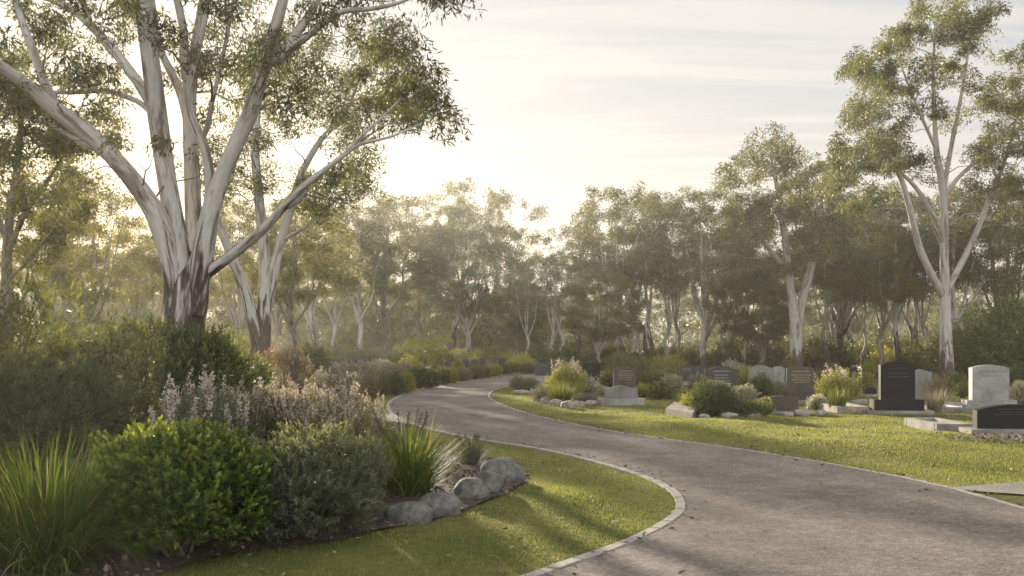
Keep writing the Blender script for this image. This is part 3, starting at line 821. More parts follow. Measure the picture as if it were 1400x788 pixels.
    crown.build('crown', [M['gum'], M['twig_grey']], root)
    return root


def traced_tree(label, seed, D0, bx, by, limbs, clumps, bark, leafm, leaf=0.12, n_leaf=380, rr=(0.5, 0.95), mind=0.6, dsp=1.4, name='gum_tree', tint=(0.2, 0.8), width=0.3, more=1.05):
    g = np.random.default_rng(seed); sk = Skeleton(g); base = np.array([(bx - CX) / FPX * D0, D0, 0.0])
    root = empty(name, base); tag(root, label, 'tree')
    trunk = MB(); cb = MB(); crown = MB()
    for idx, (pts, sides, lump, bare) in enumerate(limbs):
        b = trunk if idx == 0 else MB()
        sk.limb(b, *limb3(pts, D0, base), sides, lump, bare)
        if idx:
            b.build('branch', bark, root, True)
    trunk.build('trunk', bark, root, True)
    C = []
    for (cx_, cy_, r_, cnt) in clumps:
        for q in range(int(cnt * more)):
            for _ in range(20):
                a = g.uniform(0, 6.28); q_ = r_ * math.sqrt(g.uniform())
                p = P(cx_ + q_ * math.cos(a), cy_ + q_ * 0.85 * math.sin(a), D0 + g.normal() * dsp) - base
                if not C or min(np.linalg.norm(p - c) for c in C) > mind:
                    break
            C.append(p)
    for pts, *_ in limbs:
        for q in range(3):
            px_, py_, dd_, _w = pts[-1] if q < 2 else pts[-2]
            C.append(P(px_, py_, D0 + dd_) - base + g.normal(size=3) * 0.35 + [0, 0, 0.1])
    C.sort(key=lambda c: float(np.min(np.linalg.norm(sk.pos - c, axis=1))))
    for c in C:
        r = g.uniform(*rr)
        sk.branch(cb, c - np.array([0, 0, r * 0.25]), 5, 0.6, 0.010, 0.011)
        foliage(crown, c, r, int(n_leaf * g.uniform(0.7, 1.3)), leaf, g, 0, float(g.uniform(*tint)), 0.95, 6, width, 0.55)
    for f, m_, t in cb.f:
        crown.f.append((f + crown.n, 1, t))
    crown.v += cb.v; crown.bark += cb.bark; crown.n += cb.n
    crown.build('crown', [leafm, M['twig_pale'] if bark is M['bark_white'] else M['twig_grey']], root)
    return root


hero_left()
traced_tree('slim forked pale gum standing just right of the largest gum', 11, 29.0, 356, 545,
            [([(356, 560, 0, 38.6), (356, 520, 0, 31.9), (356, 485, 0, 26.9), (359, 450, 0, 23.5), (361, 400, 0, 16.8), (362, 350, 0, 15.1), (357, 300, 0, 14.3), (352, 250, 0, 12.6), (349, 200, 0, 10.9), (352, 150, 0, 9.24), (356, 100, 0, 6.72), (352, 40, 0, 3.36)], 12, .03, .5),
             ([(355, 490, 0, 18.5), (346, 440, -.2, 17.6), (333, 392, -.4, 16), (318, 355, -.6, 13.4), (304, 318, -.8, 10.9), (290, 280, -1, 8.4), (280, 230, -1.2, 5.04)], 9, .03, .4),
             ([(361, 440, 0, 13.4), (372, 385, .3, 14.3), (384, 330, .5, 12.6), (398, 285, .7, 10.9), (412, 238, .8, 9.24), (440, 190, .9, 7.56), (470, 160, 1.0, 5.04), (490, 110, 1.1, 3.36), (500, 70, 1.2, 1.68)], 9, .03, .3),
             ([(398, 285, .7, 6.72), (425, 255, .9, 5.88), (455, 225, 1.1, 5.04), (490, 195, 1.3, 3.36), (530, 170, 1.4, 1.68)], 7, .02, .2),
             ([(384, 330, .5, 5.88), (415, 312, .2, 5.04), (440, 290, 0, 4.2), (470, 265, -.2, 2.52)], 6, .02, .2)],
            [(400, 260, 40, 6), (470, 250, 35, 10), (440, 290, 30, 7), (330, 250, 45, 8), (350, 170, 45, 8), (420, 160, 45, 8), (490, 130, 40, 8), (540, 140, 35, 8), (500, 90, 35, 7), (410, 90, 50, 8), (350, 80, 50, 8), (290, 230, 40, 6), (470, 190, 35, 5), (570, 150, 20, 3)],
            M['bark_pale'], M['gum'], 0.10, 330, (0.42, 0.75), 0.6, 1.4)
traced_tree('tallest gum on the right with a white trunk and open dome', 12, 36.0, 1295, 530,
            [([(1295, 545, 0, 31.2), (1295, 528, 0, 23.4), (1294, 490, 0, 17.9), (1293, 440, 0, 14.8), (1292, 400, 0, 14.8), (1291, 350, 0, 11.7), (1291, 300, 0, 10.9), (1288, 250, 0, 10.1), (1280, 205, 0, 7.8), (1277, 150, 0, 6.24), (1276, 88, 0, 4.68), (1278, 40, 0, 2.34)], 12, .03, .45),
             ([(1290, 405, 0, 10.9), (1272, 372, -.5, 10.1), (1256, 335, -.8, 9.36), (1245, 290, -1, 8.58), (1232, 245, -1.2, 7.02), (1212, 205, -1.4, 5.46), (1190, 165, -1.6, 3.9), (1180, 120, -1.7, 1.56)], 9, .02, .3),
             ([(1292, 400, 0, 9.36), (1312, 365, .5, 8.58), (1332, 325, .8, 7.8), (1352, 275, 1, 6.24), (1370, 230, 1.2, 5.46), (1385, 180, 1.3, 3.9), (1395, 120, 1.4, 1.56)], 9, .02, .3),
             ([(1291, 335, 0, 7.02), (1278, 300, -.4, 7.02), (1258, 265, -.8, 6.24), (1235, 240, -1.0, 4.68), (1200, 225, -1.3, 3.12), (1170, 215, -1.5, 1.56)], 8, .02, .25),
             ([(1290, 262, 0, 7.02), (1298, 213, .4, 7.02), (1307, 167, .6, 6.24), (1317, 114, .8, 4.68), (1324, 70, .9, 3.12), (1330, 40, 1.0, 1.56)], 8, .02, .2),
             ([(1291, 270, 0, 6.24), (1310, 243, .5, 5.46), (1335, 220, .9, 4.68), (1365, 190, 1.2, 3.9), (1392, 160, 1.4, 2.34)], 7, .02, .2),
             ([(1280, 205, 0, 4.68), (1262, 165, -.3, 4.68), (1245, 125, -.5, 3.12), (1230, 85, -.6, 1.56)], 6, .02, .2)],
            [(1275, 38, 34, 11), (1330, 38, 40, 14), (1228, 68, 32, 11), (1182, 98, 24, 8), (1395, 80, 38, 9), (1165, 165, 22, 7), (1200, 135, 32, 10), (1245, 110, 32, 7), (1172, 205, 32, 12), (1205, 185, 28, 8), (1300, 90, 28, 3), (1370, 140, 30, 5),
             (1395, 190, 28, 7), (1150, 240, 24, 7), (1215, 225, 30, 7), (1260, 160, 25, 4), (1300, 165, 22, 2), (1345, 110, 28, 3), (1330, 205, 22, 3), (1420, 130, 40, 9), (1430, 210, 40, 8), (1180, 270, 28, 5), (1255, 215, 25, 3), (1320, 250, 25, 2), (1362, 225, 25, 3), (1375, 262, 26, 5), (1405, 260, 30, 6), (1392, 305, 24, 4), (1345, 150, 25, 3), (1240, 255, 26, 3)],
            M['bark_white'], M['gum'], 0.115, 400, (0.36, 0.70), 0.5, 1.5)
traced_tree('twin stemmed pale gum left of the tallest right hand gum', 13, 50.0, 1090, 514,
            [([(1090, 520, 0, 26), (1090, 505, 0, 20), (1089, 470, 0, 17), (1088, 440, 0, 16), (1082, 400, 0, 11), (1077, 360, 0, 10), (1072, 315, 0, 9), (1066, 275, 0, 7), (1058, 235, 0, 5), (1052, 205, 0, 2)], 10, .03, .45),
             ([(1090, 455, 0, 12), (1096, 415, .3, 12), (1106, 378, .6, 11), (1114, 340, .9, 9), (1120, 300, 1.1, 7), (1126, 260, 1.3, 5), (1130, 225, 1.5, 2)], 9, .02, .3),
             ([(1078, 372, 0, 6), (1055, 345, -.5, 6), (1035, 315, -.9, 4), (1015, 285, -1.2, 2)], 6, .02, .2)],
            [(1048, 212, 30, 9), (1015, 245, 26, 8), (1075, 235, 32, 8), (1020, 290, 30, 9), (1060, 290, 32, 8), (1100, 270, 36, 9), (1135, 240, 28, 9), (1110, 330, 38, 13), (1140, 300, 32, 9), (1020, 340, 28, 7), (1050, 360, 30, 6), (1155, 340, 26, 6), (1085, 310, 30, 5), (1000, 320, 20, 4)],
            M['bark_white'], M['gum'], 0.16, 360, (0.55, 0.95), 0.85, 1.8)
traced_tree('tall gum at the left edge with a slim grey trunk', 14, 25.0, 8, 555,
            [([(8, 575, 0, 32), (8, 550, 0, 24), (8, 480, 0, 17), (9, 400, 0, 15), (10, 340, 0, 13), (14, 290, 0, 12), (22, 240, 0, 10), (28, 180, 0, 8), (30, 110, 0, 4)], 10, .03, .5),
             ([(10, 350, 0, 8), (30, 300, -.4, 8), (55, 260, -.7, 6), (80, 225, -1, 4), (100, 190, -1.2, 2)], 7, .02, .2),
             ([(10, 330, 0, 8), (-10, 280, .4, 7), (-35, 230, .7, 5), (-50, 180, 1, 2)], 7, .02, .2),
             ([(9, 385, 0, 5), (35, 360, -.3, 5), (60, 330, -.6, 4), (85, 300, -.8, 2)], 6, .02, .2)],
            [(20, 130, 50, 8), (60, 190, 50, 10), (-20, 200, 50, 9), (90, 240, 40, 8), (40, 260, 40, 7), (80, 300, 35, 6), (-10, 290, 35, 5), (120, 200, 35, 5), (55, 345, 25, 3)],
            M['bark_dark'], M['gum_gold'], 0.11, 330, (0.4, 0.75), 0.5, 1.2)

# ---- grown trees: eight kinds, copied
VAR = {
    'open': dict(seed=31, Ht=12, crown_w=6.4, crown_lo=0.38, r_tr=0.20, n_clump=60, forks=5),
    'round': dict(seed=32, Ht=12, crown_w=7.4, crown_lo=0.32, r_tr=0.22, n_clump=75, forks=6),
    'slender': dict(seed=33, Ht=12, crown_w=4.6, crown_lo=0.5, r_tr=0.15, n_clump=39, forks=4),
    'dense': dict(seed=34, Ht=12, crown_w=9.6, crown_lo=0.20, r_tr=0.24, n_clump=166, forks=7, dense=1.35, low_fork=0.22),
    'sparse': dict(seed=35, Ht=12, crown_w=7.5, crown_lo=0.40, r_tr=0.19, n_clump=36, forks=6, clump_r=0.06),
    'multi': dict(seed=36, Ht=12, crown_w=7.4, crown_lo=0.36, r_tr=0.25, n_clump=66, forks=6, stems=2),
    'small': dict(seed=37, Ht=12, crown_w=9.0, crown_lo=0.22, r_tr=0.2, n_clump=72, forks=6, low_fork=0.2, leaf=0.28, clump_r=0.085),
    'tall': dict(seed=38, Ht=12, crown_w=5.6, crown_lo=0.36, r_tr=0.19, n_clump=62, forks=5),
    'broad': dict(seed=39, Ht=12, crown_w=8.4, crown_lo=0.34, r_tr=0.24, n_clump=84, forks=7, low_fork=0.25),
}
WOOD = {k: proc_gum(**v) for k, v in VAR.items()}
PROTO = {}


def place_tree(px, top, D, kind, bark, leafm, label, group=None, rz=None, wide=1.0):
    ht = CAMZ + (HY - top) / FPX * D
    s = ht / 12.0
    loc = ((px - CX) / FPX * D, D, 0)
    rz = random.uniform(0, 6.28) if rz is None else rz
    key = (kind, bark, leafm)
    sc = (s * wide, s * wide, s)
    if key not in PROTO:
        w, c = WOOD[kind]
        t = tree_thing('gum_tree', w, c, loc, M[bark], M[leafm], label, 'tree', group, rz, s)
        t.scale = sc
        PROTO[key] = t
        return t
    return copy_thing(PROTO[key], loc, rz, sc, label, group)


TREES = [
    # px, top row, depth, kind, bark, leaf, label
    (130, 262, 40, 'round', 'bark_dark', 'gum_gold', 'golden backlit gum left of the largest gum with dark trunk'),
    (62, 285, 52, 'open', 'bark_dark', 'gum_gold', 'backlit gum between the left edge gum and the golden gum'),
    (190, 300, 56, 'tall', 'bark_dark', 'gum_gold', 'hazy gum just left behind the largest trunk'),
    (325, 280, 60, 'broad', 'bark_pale', 'gum_gold', 'hazy broad gum seen between the largest gum and the slim forked gum'),
    (400, 276, 50, 'round', 'bark_dark', 'gum_gold', 'golden backlit gum right of the slim forked gum'),
    (432, 272, 88, 'tall', 'bark_pale', 'gum', 'tall gum far behind the slim forked gum on its right'),
    (487, 282, 84, 'open', 'bark_white', 'gum', 'open crowned gum with white trunk left of the dark trunked gum'),
    (527, 282, 88, 'round', 'bark_dark', 'gum', 'dark trunked gum left of the dense dome gum'),
    (570, 330, 96, 'open', 'bark_dark', 'gum_grey', 'shadowy gum close behind the left side of the dense dome gum'),
    (640, 300, 86, 'dense', 'bark_white', 'gum_grey', 'dense grey green dome gum at the head of the path'),
    (618, 246, 98, 'sparse', 'bark_pale', 'gum', 'tall sparse gum rising behind the dense dome gum'),
    (668, 262, 104, 'sparse', 'bark_pale', 'gum', 'sparse gum leaning out right behind the dense dome gum'),
    (705, 385, 92, 'small', 'bark_dark', 'gum_grey', 'low dark gum right of the dense dome gum'),
    (752, 345, 84, 'tall', 'bark_white', 'gum', 'small white trunked gum standing alone in the central gap'),
    (790, 300, 88, 'slender', 'bark_pale', 'gum', 'slender gum between the gap gum and the tall central gum'),
    (842, 256, 62, 'open', 'bark_white', 'gum', 'tall central gum with white trunk and tufted crown'),
    (822, 372, 58, 'small', 'bark_white', 'gum_gold', 'small gum with golden leaves at the foot of the tall central gum'),
    (893, 274, 68, 'multi', 'bark_pale', 'gum', 'two stemmed gum right of the tall central gum'),
    (930, 330, 72, 'slender', 'bark_dark', 'gum_grey', 'thin dark gum between the two stemmed gum and the grey crowned gum'),
    (965, 264, 58, 'broad', 'bark_white', 'gum', 'broad gum with clear white trunk behind the dark text headstone'),
    (1000, 282, 70, 'tall', 'bark_pale', 'gum_gold', 'gum squeezed between the broad gum and the twin stemmed gum'),
    (1040, 372, 56, 'small', 'bark_dark', 'gum', 'small dark gum in front of the twin stemmed gum'),
    (1126, 300, 58, 'slender', 'bark_pale', 'gum_gold', 'thin gum immediately right of the twin stemmed gum'),
    (1205, 318, 52, 'open', 'bark_dark', 'gum_gold', 'mid height gum behind the largest black headstone'),
    (1148, 258, 60, 'broad', 'bark_pale', 'gum', 'broad gum leaning in behind the twin stemmed gum on its right'),
    (1228, 272, 57, 'round', 'bark_pale', 'gum_grey', 'grey crowned gum left behind the tallest right gum'),
    (1160, 292, 66, 'round', 'bark_pale', 'gum', 'round gum in the gap left of the mid height gum'),
    (1250, 275, 62, 'multi', 'bark_pale', 'gum', 'forked gum behind the white trunk of the tallest right gum'),
    (1322, 262, 50, 'multi', 'bark_pale', 'gum', 'many stemmed gum just right of the tallest right gum'),
    (1375, 262, 54, 'broad', 'bark_dark', 'gum_grey', 'broad dark gum at the right edge'),
    (1430, 240, 46, 'tall', 'bark_pale', 'gum', 'gum half cut by the right edge of the photo'),
]
for t in TREES:
    place_tree(*t)
for k, (px, top, D) in enumerate([(722, 372, 72), (872, 318, 64), (908, 330, 60), (985, 322, 63), (1018, 338, 60), (1062, 345, 66), (1143, 335, 62), (1183, 345, 60), (1268, 330, 58), (770, 350, 70), (455, 325, 72), (380, 330, 66), (215, 330, 62)]):
    place_tree(px, top, D, 'slender', 'bark_white', 'gum' if px > 600 else 'gum_gold', 'slim pale trunked gum in the front row of the wood', 'slim pale gums in the front row of the wood', None, 1.15)
# second rows: trees nothing in the photo tells apart
for k, (px, top, D) in enumerate([(20, 300, 78), (95, 320, 84), (160, 305, 80), (235, 320, 88), (275, 305, 74), (345, 315, 80), (380, 320, 90), (455, 330, 86), (510, 335, 90), (555, 345, 84), (600, 330, 92), (690, 372, 88), (725, 382, 96), (765, 370, 88),
                                  (810, 345, 92), (860, 330, 86), (915, 335, 94), (945, 340, 86), (985, 345, 92), (1025, 335, 84), (1070, 340, 92), (1110, 350, 84), (1145, 345, 90), (1185, 345, 82), (1230, 335, 88), (1275, 340, 80), (1310, 335, 88), (1350, 330, 78), (1395, 325, 84)]):
    kind, bark, lf = [('round', 'bark_dark', 'gum_gold'), ('multi', 'bark_pale', 'gum'), ('small', 'bark_dark', 'gum_grey'), ('open', 'bark_white', 'gum'), ('broad', 'bark_pale', 'gum')][k % 5] if px > 560 else [('round', 'bark_dark', 'gum_gold'), ('open', 'bark_dark', 'gum_gold'), ('small', 'bark_dark', 'gum_gold')][k % 3]
    D += 28 if px < 800 else 14; top += 42
    if px > 780 and k % 2:
        continue
    place_tree(px, top, D, kind, bark, lf, 'slim gum tree in the hazy back rows of the wood', 'gums in the back rows of the wood')

# deep wood: one mass
fw = MB(); fc = MB(); g = np.random.default_rng(77)
LOW = [proc_gum(seed=90 + q, Ht=12, crown_w=7.5, crown_lo=0.28, r_tr=0.2, n_clump=36, n_leaf=70, leaf=0.48, forks=4, sides=5, clump_r=0.095, twigs=None) for q in range(4)]
BUSHY = [proc_gum(seed=190 + q, Ht=6, crown_w=8.5, crown_lo=0.0, r_tr=0.1, n_clump=44, n_leaf=70, leaf=0.45, forks=4, sides=4, clump_r=0.16, twigs=None, low_fork=0.1) for q in range(2)]
for q in range(45):
    D = g.uniform(128, 215); x = g.uniform(-0.75, 0.75) * D
    sc_ = g.uniform(0.5, 0.8) * (1 + (D - 100) / 300)
    w, c = LOW[q % 4]; rz = g.uniform(0, 6.28)
    px = CX + x / D * FPX
    if 690 < px < 740:
        sc_ *= 0.8
    fw.merge(w, (x, D, 0), rz, sc_); fc.merge(c, (x, D, 0), rz, sc_, float(g.normal(0, 0.12)))
for b in (fw,):
    for f, m_, t in b.f:
        fc.f.append((f + fc.n, 1, t))
    fc.v += b.v; fc.bark += b.bark; fc.n += b.n
for q in range(190):
    D = g.uniform(104, 190); x = g.uniform(-0.8, 0.8) * D
    w, c = BUSHY[q % 2]; rz = g.uniform(0, 6.28); sc_ = g.uniform(0.7, 1.2)
    fc.merge(c, (x, D, -0.3), rz, sc_, float(g.normal(0, 0.1)))
tag(fc.build('distant_forest', [M['gum'], M['bark_pale']]), 'far mass of gum forest fading into haze', None, None, 'stuff')


# ------------------------------------------------------------------ shrubs and clumps
def shrub_mesh(g, w, dpt, h, n_sprig, k, leaf, width, spread=0.9, inner=0.3, six=True, tint=0.45, upright=0.4, lump=0.12, lo=-0.75, loose=0.0, tipc=0.3):
    fol = MB(); st = MB()
    kk = np.arange(n_sprig) + 0.5; zf_ = 1 - kk / n_sprig * (1 - lo); an_ = kk * 2.399963
    d = np.stack([np.sqrt(np.maximum(0, 1 - zf_ ** 2)) * np.cos(an_), np.sqrt(np.maximum(0, 1 - zf_ ** 2)) * np.sin(an_), zf_], 1)
    d = nrm(d + g.normal(size=d.shape) * (0.8 / math.sqrt(n_sprig)))
    ph = g.uniform(0, 6.28, 6)
    lum = 1 + lump * (np.sin(4 * d[:, 0] + ph[0]) * np.sin(5 * d[:, 1] + ph[1]) + 0.8 * np.sin(9 * d[:, 0] + ph[2]) * np.sin(8 * d[:, 2] + ph[3]) + 0.6 * np.sin(13 * d[:, 1] + ph[4]) * np.sin(11 * d[:, 2] + ph[5]))
    rr = np.where(g.uniform(size=n_sprig) < inner, g.uniform(0.45, 0.9, n_sprig), g.uniform(0.86, 1.0 + loose, n_sprig)) * lum
    c = np.array([0, 0, h * 0.5]); S = np.array([w / 2, dpt / 2, h * 0.5])
    sp = c + d * rr[:, None] * S; sp[:, 2] = np.maximum(sp[:, 2], 0.03)
    ax = nrm(d * 0.8 + np.array([0, 0, upright]) + 0.35 * g.normal(size=d.shape))
    N_ = n_sprig * k
    q = np.tile(np.arange(k), n_sprig)
    A = np.repeat(ax, k, 0)
    r1 = nrm(np.cross(A, np.array([0.3, 0.2, 0.93]) + 0.01 * g.normal(size=(N_, 3)))); r2 = np.cross(A, r1)
    an = q * 2.4 + np.repeat(g.uniform(0, 6.28, n_sprig), k) + g.normal(0, 0.25, N_)
    rad = np.cos(an)[:, None] * r1 + np.sin(an)[:, None] * r2
    f = q / max(1, k - 1)
    la = nrm(rad * (spread * (1.15 - 0.75 * f))[:, None] + A * (0.45 + 0.7 * f)[:, None] + 0.12 * g.normal(size=(N_, 3)))
    pos = np.repeat(sp, k, 0) + A * ((f - 0.5) * leaf * 2.0)[:, None]
    L = leaf * g.uniform(0.7, 1.25, N_)
    ti = np.clip(tint + np.repeat(g.normal(0, 0.14, n_sprig), k) + tipc * (f - 0.5) + g.normal(0, 0.08, N_), 0, 1)
    (leaf6 if six else leaf4)(fol, pos, la, nrm(A + 0.3 * g.normal(size=(N_, 3))), L, L * width, 0, ti)
    for q_ in range(0, n_sprig, max(1, n_sprig // 46)):
        b0 = np.array([g.normal() * w * 0.05, g.normal() * dpt * 0.05, -0.02])
        tube(st, np.array([b0, b0 * 0.5 + sp[q_] * 0.45 + [0, 0, h * 0.08], sp[q_]]), [0.012 + 0.006 * h, 0.008 + .003 * h, 0.004], 4, 0, g.uniform())
    return fol, st, sp, d


def plumes(g, pts, length, n_each, petal, spread=0.03, mat=0):
    m_ = MB()
    for p in pts:
        ax = nrm(np.array([g.normal() * 0.18, g.normal() * 0.18, 1.0]))
        l = length * g.uniform(0.6, 1.3); t = g.uniform(0, 1, n_each)
        rd = rdir(n_each, g)
        pos = p + ax * (t * l)[:, None] + rd * (spread * (1.1 - t))[:, None]
        leaf4(m_, pos, nrm(rd + ax * 0.8), rdir(n_each, g), petal * g.uniform(0.6, 1.4, n_each), petal * 0.6 * g.uniform(0.7, 1.3, n_each), 0, np.clip(g.normal(0.55, 0.25, n_each), 0, 1))
        tube(m_, np.array([p - ax * 0.12, p + ax * l * 0.9]), [0.004, 0.002], 3, 0, 0.1)
    return m_


def shrub(name, label, loc, w, h, mat, seed, n_sprig=700, k=8, leaf=0.05, width=0.4, bloom=None, group=None, cat='shrub', dpt=None, rz=0.0, **kw):
    g = np.random.default_rng(seed)
    root = empty(name, loc, rz); tag(root, label, cat, group)
    fol, st, sp, d = shrub_mesh(g, w, dpt or w, h, n_sprig, k, leaf, width, **kw)
    fol.build('foliage', M[mat], root); st.build('stem', M['twig'], root)
    if bloom:
        bm_, cnt, ln, ne, pet, spr = bloom
        top = np.where((d[:, 2] > 0.25))[0]
        pick = g.choice(top, size=min(cnt, len(top)), replace=False)
        plumes(g, sp[pick], ln, ne, pet, spr).build('flower_spike', M[bm_], root)
    return root


def clump(name, label, loc, n, L, W, mat, seed, th=(0.05, 0.75), bend=(0.3, 1.5), r=0.12, group=None, spikes=0, cat='grass clump', seg=6, tint=0.45):
    g = np.random.default_rng(seed); root = empty(name, loc); tag(root, label, cat, group)
    a = g.uniform(0, 6.28, n); q = np.sqrt(g.uniform(0, 1, n)) * r
    base = np.stack([np.cos(a) * q, np.sin(a) * q, np.full(n, -0.01)], 1)
    m_ = MB(); th0 = g.uniform(th[0], th[1], n) * (0.35 + 0.65 * q / r)
    az = a + g.normal(0, 0.5, n)
    blades(m_, base, az, L * g.uniform(0.5, 1.1, n), W * g.uniform(0.6, 1.3, n), th0, g.uniform(bend[0], bend[1], n) * (0.4 + th0), seg, 0, np.clip(g.normal(tint, 0.2, n) + (g.uniform(size=n) < 0.04) * 0.5, 0, 1))
    m_.build('foliage', M[mat], root)
    if spikes:
        s_ = MB()
        for q_ in range(spikes):
            an = g.uniform(0, 6.28); tp = np.array([math.cos(an), math.sin(an), 0]) * L * g.uniform(0.1, 0.5) + [0, 0, L * g.uniform(0.75, 1.0)]
            tube(s_, np.array([[0, 0, 0], tp * [.4, .4, .6], tp]), [0.004, 0.003, 0.003], 4, 0, 0.2)
            N_ = 60; t = g.uniform(0.75, 1.02, N_); rd = rdir(N_, g)
            leaf4(s_, tp * t[:, None] + rd * 0.008, nrm(rd + [0, 0, 1]), rdir(N_, g), np.full(N_, 0.02), np.full(N_, 0.008), 0, g.uniform(0, 0.6, N_))
        s_.build('flower_spike', M['twig'], root)
    return root


def bedpt(px, D):
    x = (px - CX) / FPX * D
    return np.array([x, D, float(bed_h(np.array([x]), np.array([D]))[0])])


# foreground garden bed
clump('strappy_grass', 'tall bright green strappy grass in the bottom left corner', bedpt(62, 6.75), 1500, 0.93, 0.013, 'strap', 101, (0.02, 1.05), (0.4, 2.0), 0.26, seg=9, tint=0.42)
shrub('rounded_shrub', 'rounded bright green shrub at the front of the bed', bedpt(237, 7.45), 1.24, 0.93, 'green', 102, 1600, 13, 0.043, 0.46, spread=0.95, inner=0.22, tint=0.45, upright=0.75, lump=0.11, loose=0.06, tipc=0.75)
shrub('grey_green_shrub', 'dense grey green small leaved shrub right of the rounded bright green shrub', bedpt(428, 8.2), 1.12, 0.80, 'greygreen', 103, 1700, 14, 0.040, 0.27, spread=0.85, tint=0.5, upright=0.8, lump=0.17, loose=0.14, inner=0.25, tipc=0.55)
clump('strappy_grass', 'arching strappy clump with dark seed spikes behind the front boulders', bedpt(556, 9.75), 1000, 0.80, 0.010, 'strap', 104, (0.05, 1.05), (0.5, 1.9), 0.22, spikes=16, seg=8, tint=0.5)
clump('blue_tussock', 'small blue grey tussock beside the last boulders of the bed', bedpt(643, 12.6), 330, 0.44, 0.010, 'blue', 105, (0.05, 0.9), (0.1, 0.5), 0.10, spikes=10, seg=5)
shrub('flowering_shrub', 'shrub topped with faded pink flower spikes behind the grey green shrub', bedpt(452, 10.2), 1.15, 0.92, 'olive', 106, 1700, 9, 0.036, 0.26, ('bloom_pink', 230, 0.16, 40, 0.022, 0.02), six=False, upright=0.8)
shrub('flowering_shrub', 'shrub with tall pale lilac flower spikes behind the rounded shrub', bedpt(280, 9.7), 1.05, 1.02, 'greygreen', 107, 1300, 9, 0.045, 0.25, ('bloom_white', 48, 0.24, 60, 0.026, 0.026), six=False, upright=0.9)
shrub('flowering_shrub', 'leafy shrub with scattered cream flower spikes between lilac and pink spikes', bedpt(362, 10.4), 0.95, 1.0, 'olive', 108, 1200, 9, 0.045, 0.25, ('bloom_pink', 100, 0.2, 45, 0.024, 0.02), six=False, upright=0.9)
shrub('dark_shrub', 'wide dark green shrub in front of the largest trunk', bedpt(205, 12.0), 2.8, 1.66, 'dark', 109, 3200, 10, 0.074, 0.28, six=False, dpt=2.0, inner=0.2, lump=0.10, tipc=0.75, upright=0.7, loose=0.08)
shrub('dark_shrub', 'dark leafy shrub filling the gap left of the wide dark shrub', bedpt(40, 10.6), 1.9, 1.28, 'dark', 110, 2200, 10, 0.06, 0.26, six=False, lump=0.14, upright=0.6, loose=0.1, tint=0.35)
shrub('loose_shrub', 'loose tall shrub with lit leaves at the left edge', bedpt(5, 11.2), 1.7, 2.25, 'olive', 111, 800, 9, 0.085, 0.32, six=False, inner=0.5, lump=0.25, upright=0.7, loose=0.15)
shrub('dusky_shrub', 'dusky brown tipped shrub at the foot of the slim forked gum', np.array([(385 - CX) / FPX * 17, 17, 0.05]), 1.05, 1.45, 'purple', 112, 1000, 8, 0.055, 0.28, ('bloom_pink', 60, 0.14, 25, 0.024, 0.025), six=False, upright=0.8)
shrub('dusky_shrub', 'dusky pink shrub beside the inside bend of the path', np.array([(482 - CX) / FPX * 20.5, 20.5, 0.02]), 1.1, 1.15, 'purple', 113, 1000, 8, 0.05, 0.24, ('bloom_pink', 110, 0.12, 25, 0.026, 0.03), six=False, upright=0.8)
shrub('silver_shrub', 'low white flowering mound left of the dusky pink shrub', np.array([(436 - CX) / FPX * 21.5, 21.5, 0.02]), 0.75, 0.95, 'silver', 114, 500, 8, 0.045, 0.35, ('bloom_white', 90, 0.06, 25, 0.03, 0.04), six=False)
shrub('dark_shrub', 'dark low shrub behind the white flowering mound', np.array([(428 - CX) / FPX * 28, 28, 0]), 1.2, 1.5, 'dark', 115, 600, 8, 0.08, 0.3, six=False)
shrub('green_shrub', 'small yellow green shrub under the dusky brown tipped shrub', np.array([(408 - CX) / FPX * 19, 19, 0.03]), 0.6, 1.0, 'yellowgreen', 116, 350, 8, 0.05, 0.3, six=False)

# boulders of the bed edge
def boulder(name, label, px, py_base, wpx, hpx, seed, group='boulders edging the garden bed', mat='rock', sink=0.28, dpt=0.85, cat='boulder'):
    D = depth(py_base); w = 1.0 * wpx / FPX * D; h = 1.0 * hpx / FPX * D / (1 - sink)
    c = np.array([(px - CX) / FPX * D, D + w * 0.3, 0]); c[2] = H(c[0], c[1]) + h * (0.5 - sink)
    bm = bmesh.new(); bmesh.ops.create_icosphere(bm, subdivisions=4, radius=1.0)
    r = random.Random(seed); off = Vector((r.uniform(0, 50), r.uniform(0, 50), r.uniform(0, 50)))
    cuts = [(Vector((r.gauss(0, 1), r.gauss(0, 1), r.gauss(0.2, 0.8))).normalized(), r.uniform(0.78, 0.95)) for _ in range(8)]
    for v in bm.verts:
        d = v.co.normalized()
        k = 1 + 0.20 * mnoise.noise(d * 0.9 + off) + 0.05 * mnoise.noise(d * 2.6 + off) + 0.018 * mnoise.noise(d * 9 + off)
        q = Vector([math.copysign(abs(a) ** 0.8, a) for a in d]) * k
        for nv, dv in cuts:
            t_ = q.dot(nv)
            if t_ > dv:
                q = q - nv * (t_ - dv) * 0.85
        v.co = Vector((q.x * w * 0.5, q.y * w * dpt * 0.5, q.z * h * 0.5))
    for f in bm.faces:
        f.smooth = True
    me = bpy.data.meshes.new(name); bm.to_mesh(me); bm.free(); me.materials.append(M[mat])
    o_ = bpy.data.objects.new(name, me); COL.objects.link(o_); o_.location = [float(v) for v in c]; o_.rotation_euler = (0, 0, r.uniform(-0.3, 0.3))
    return tag(o_, label, cat, group)


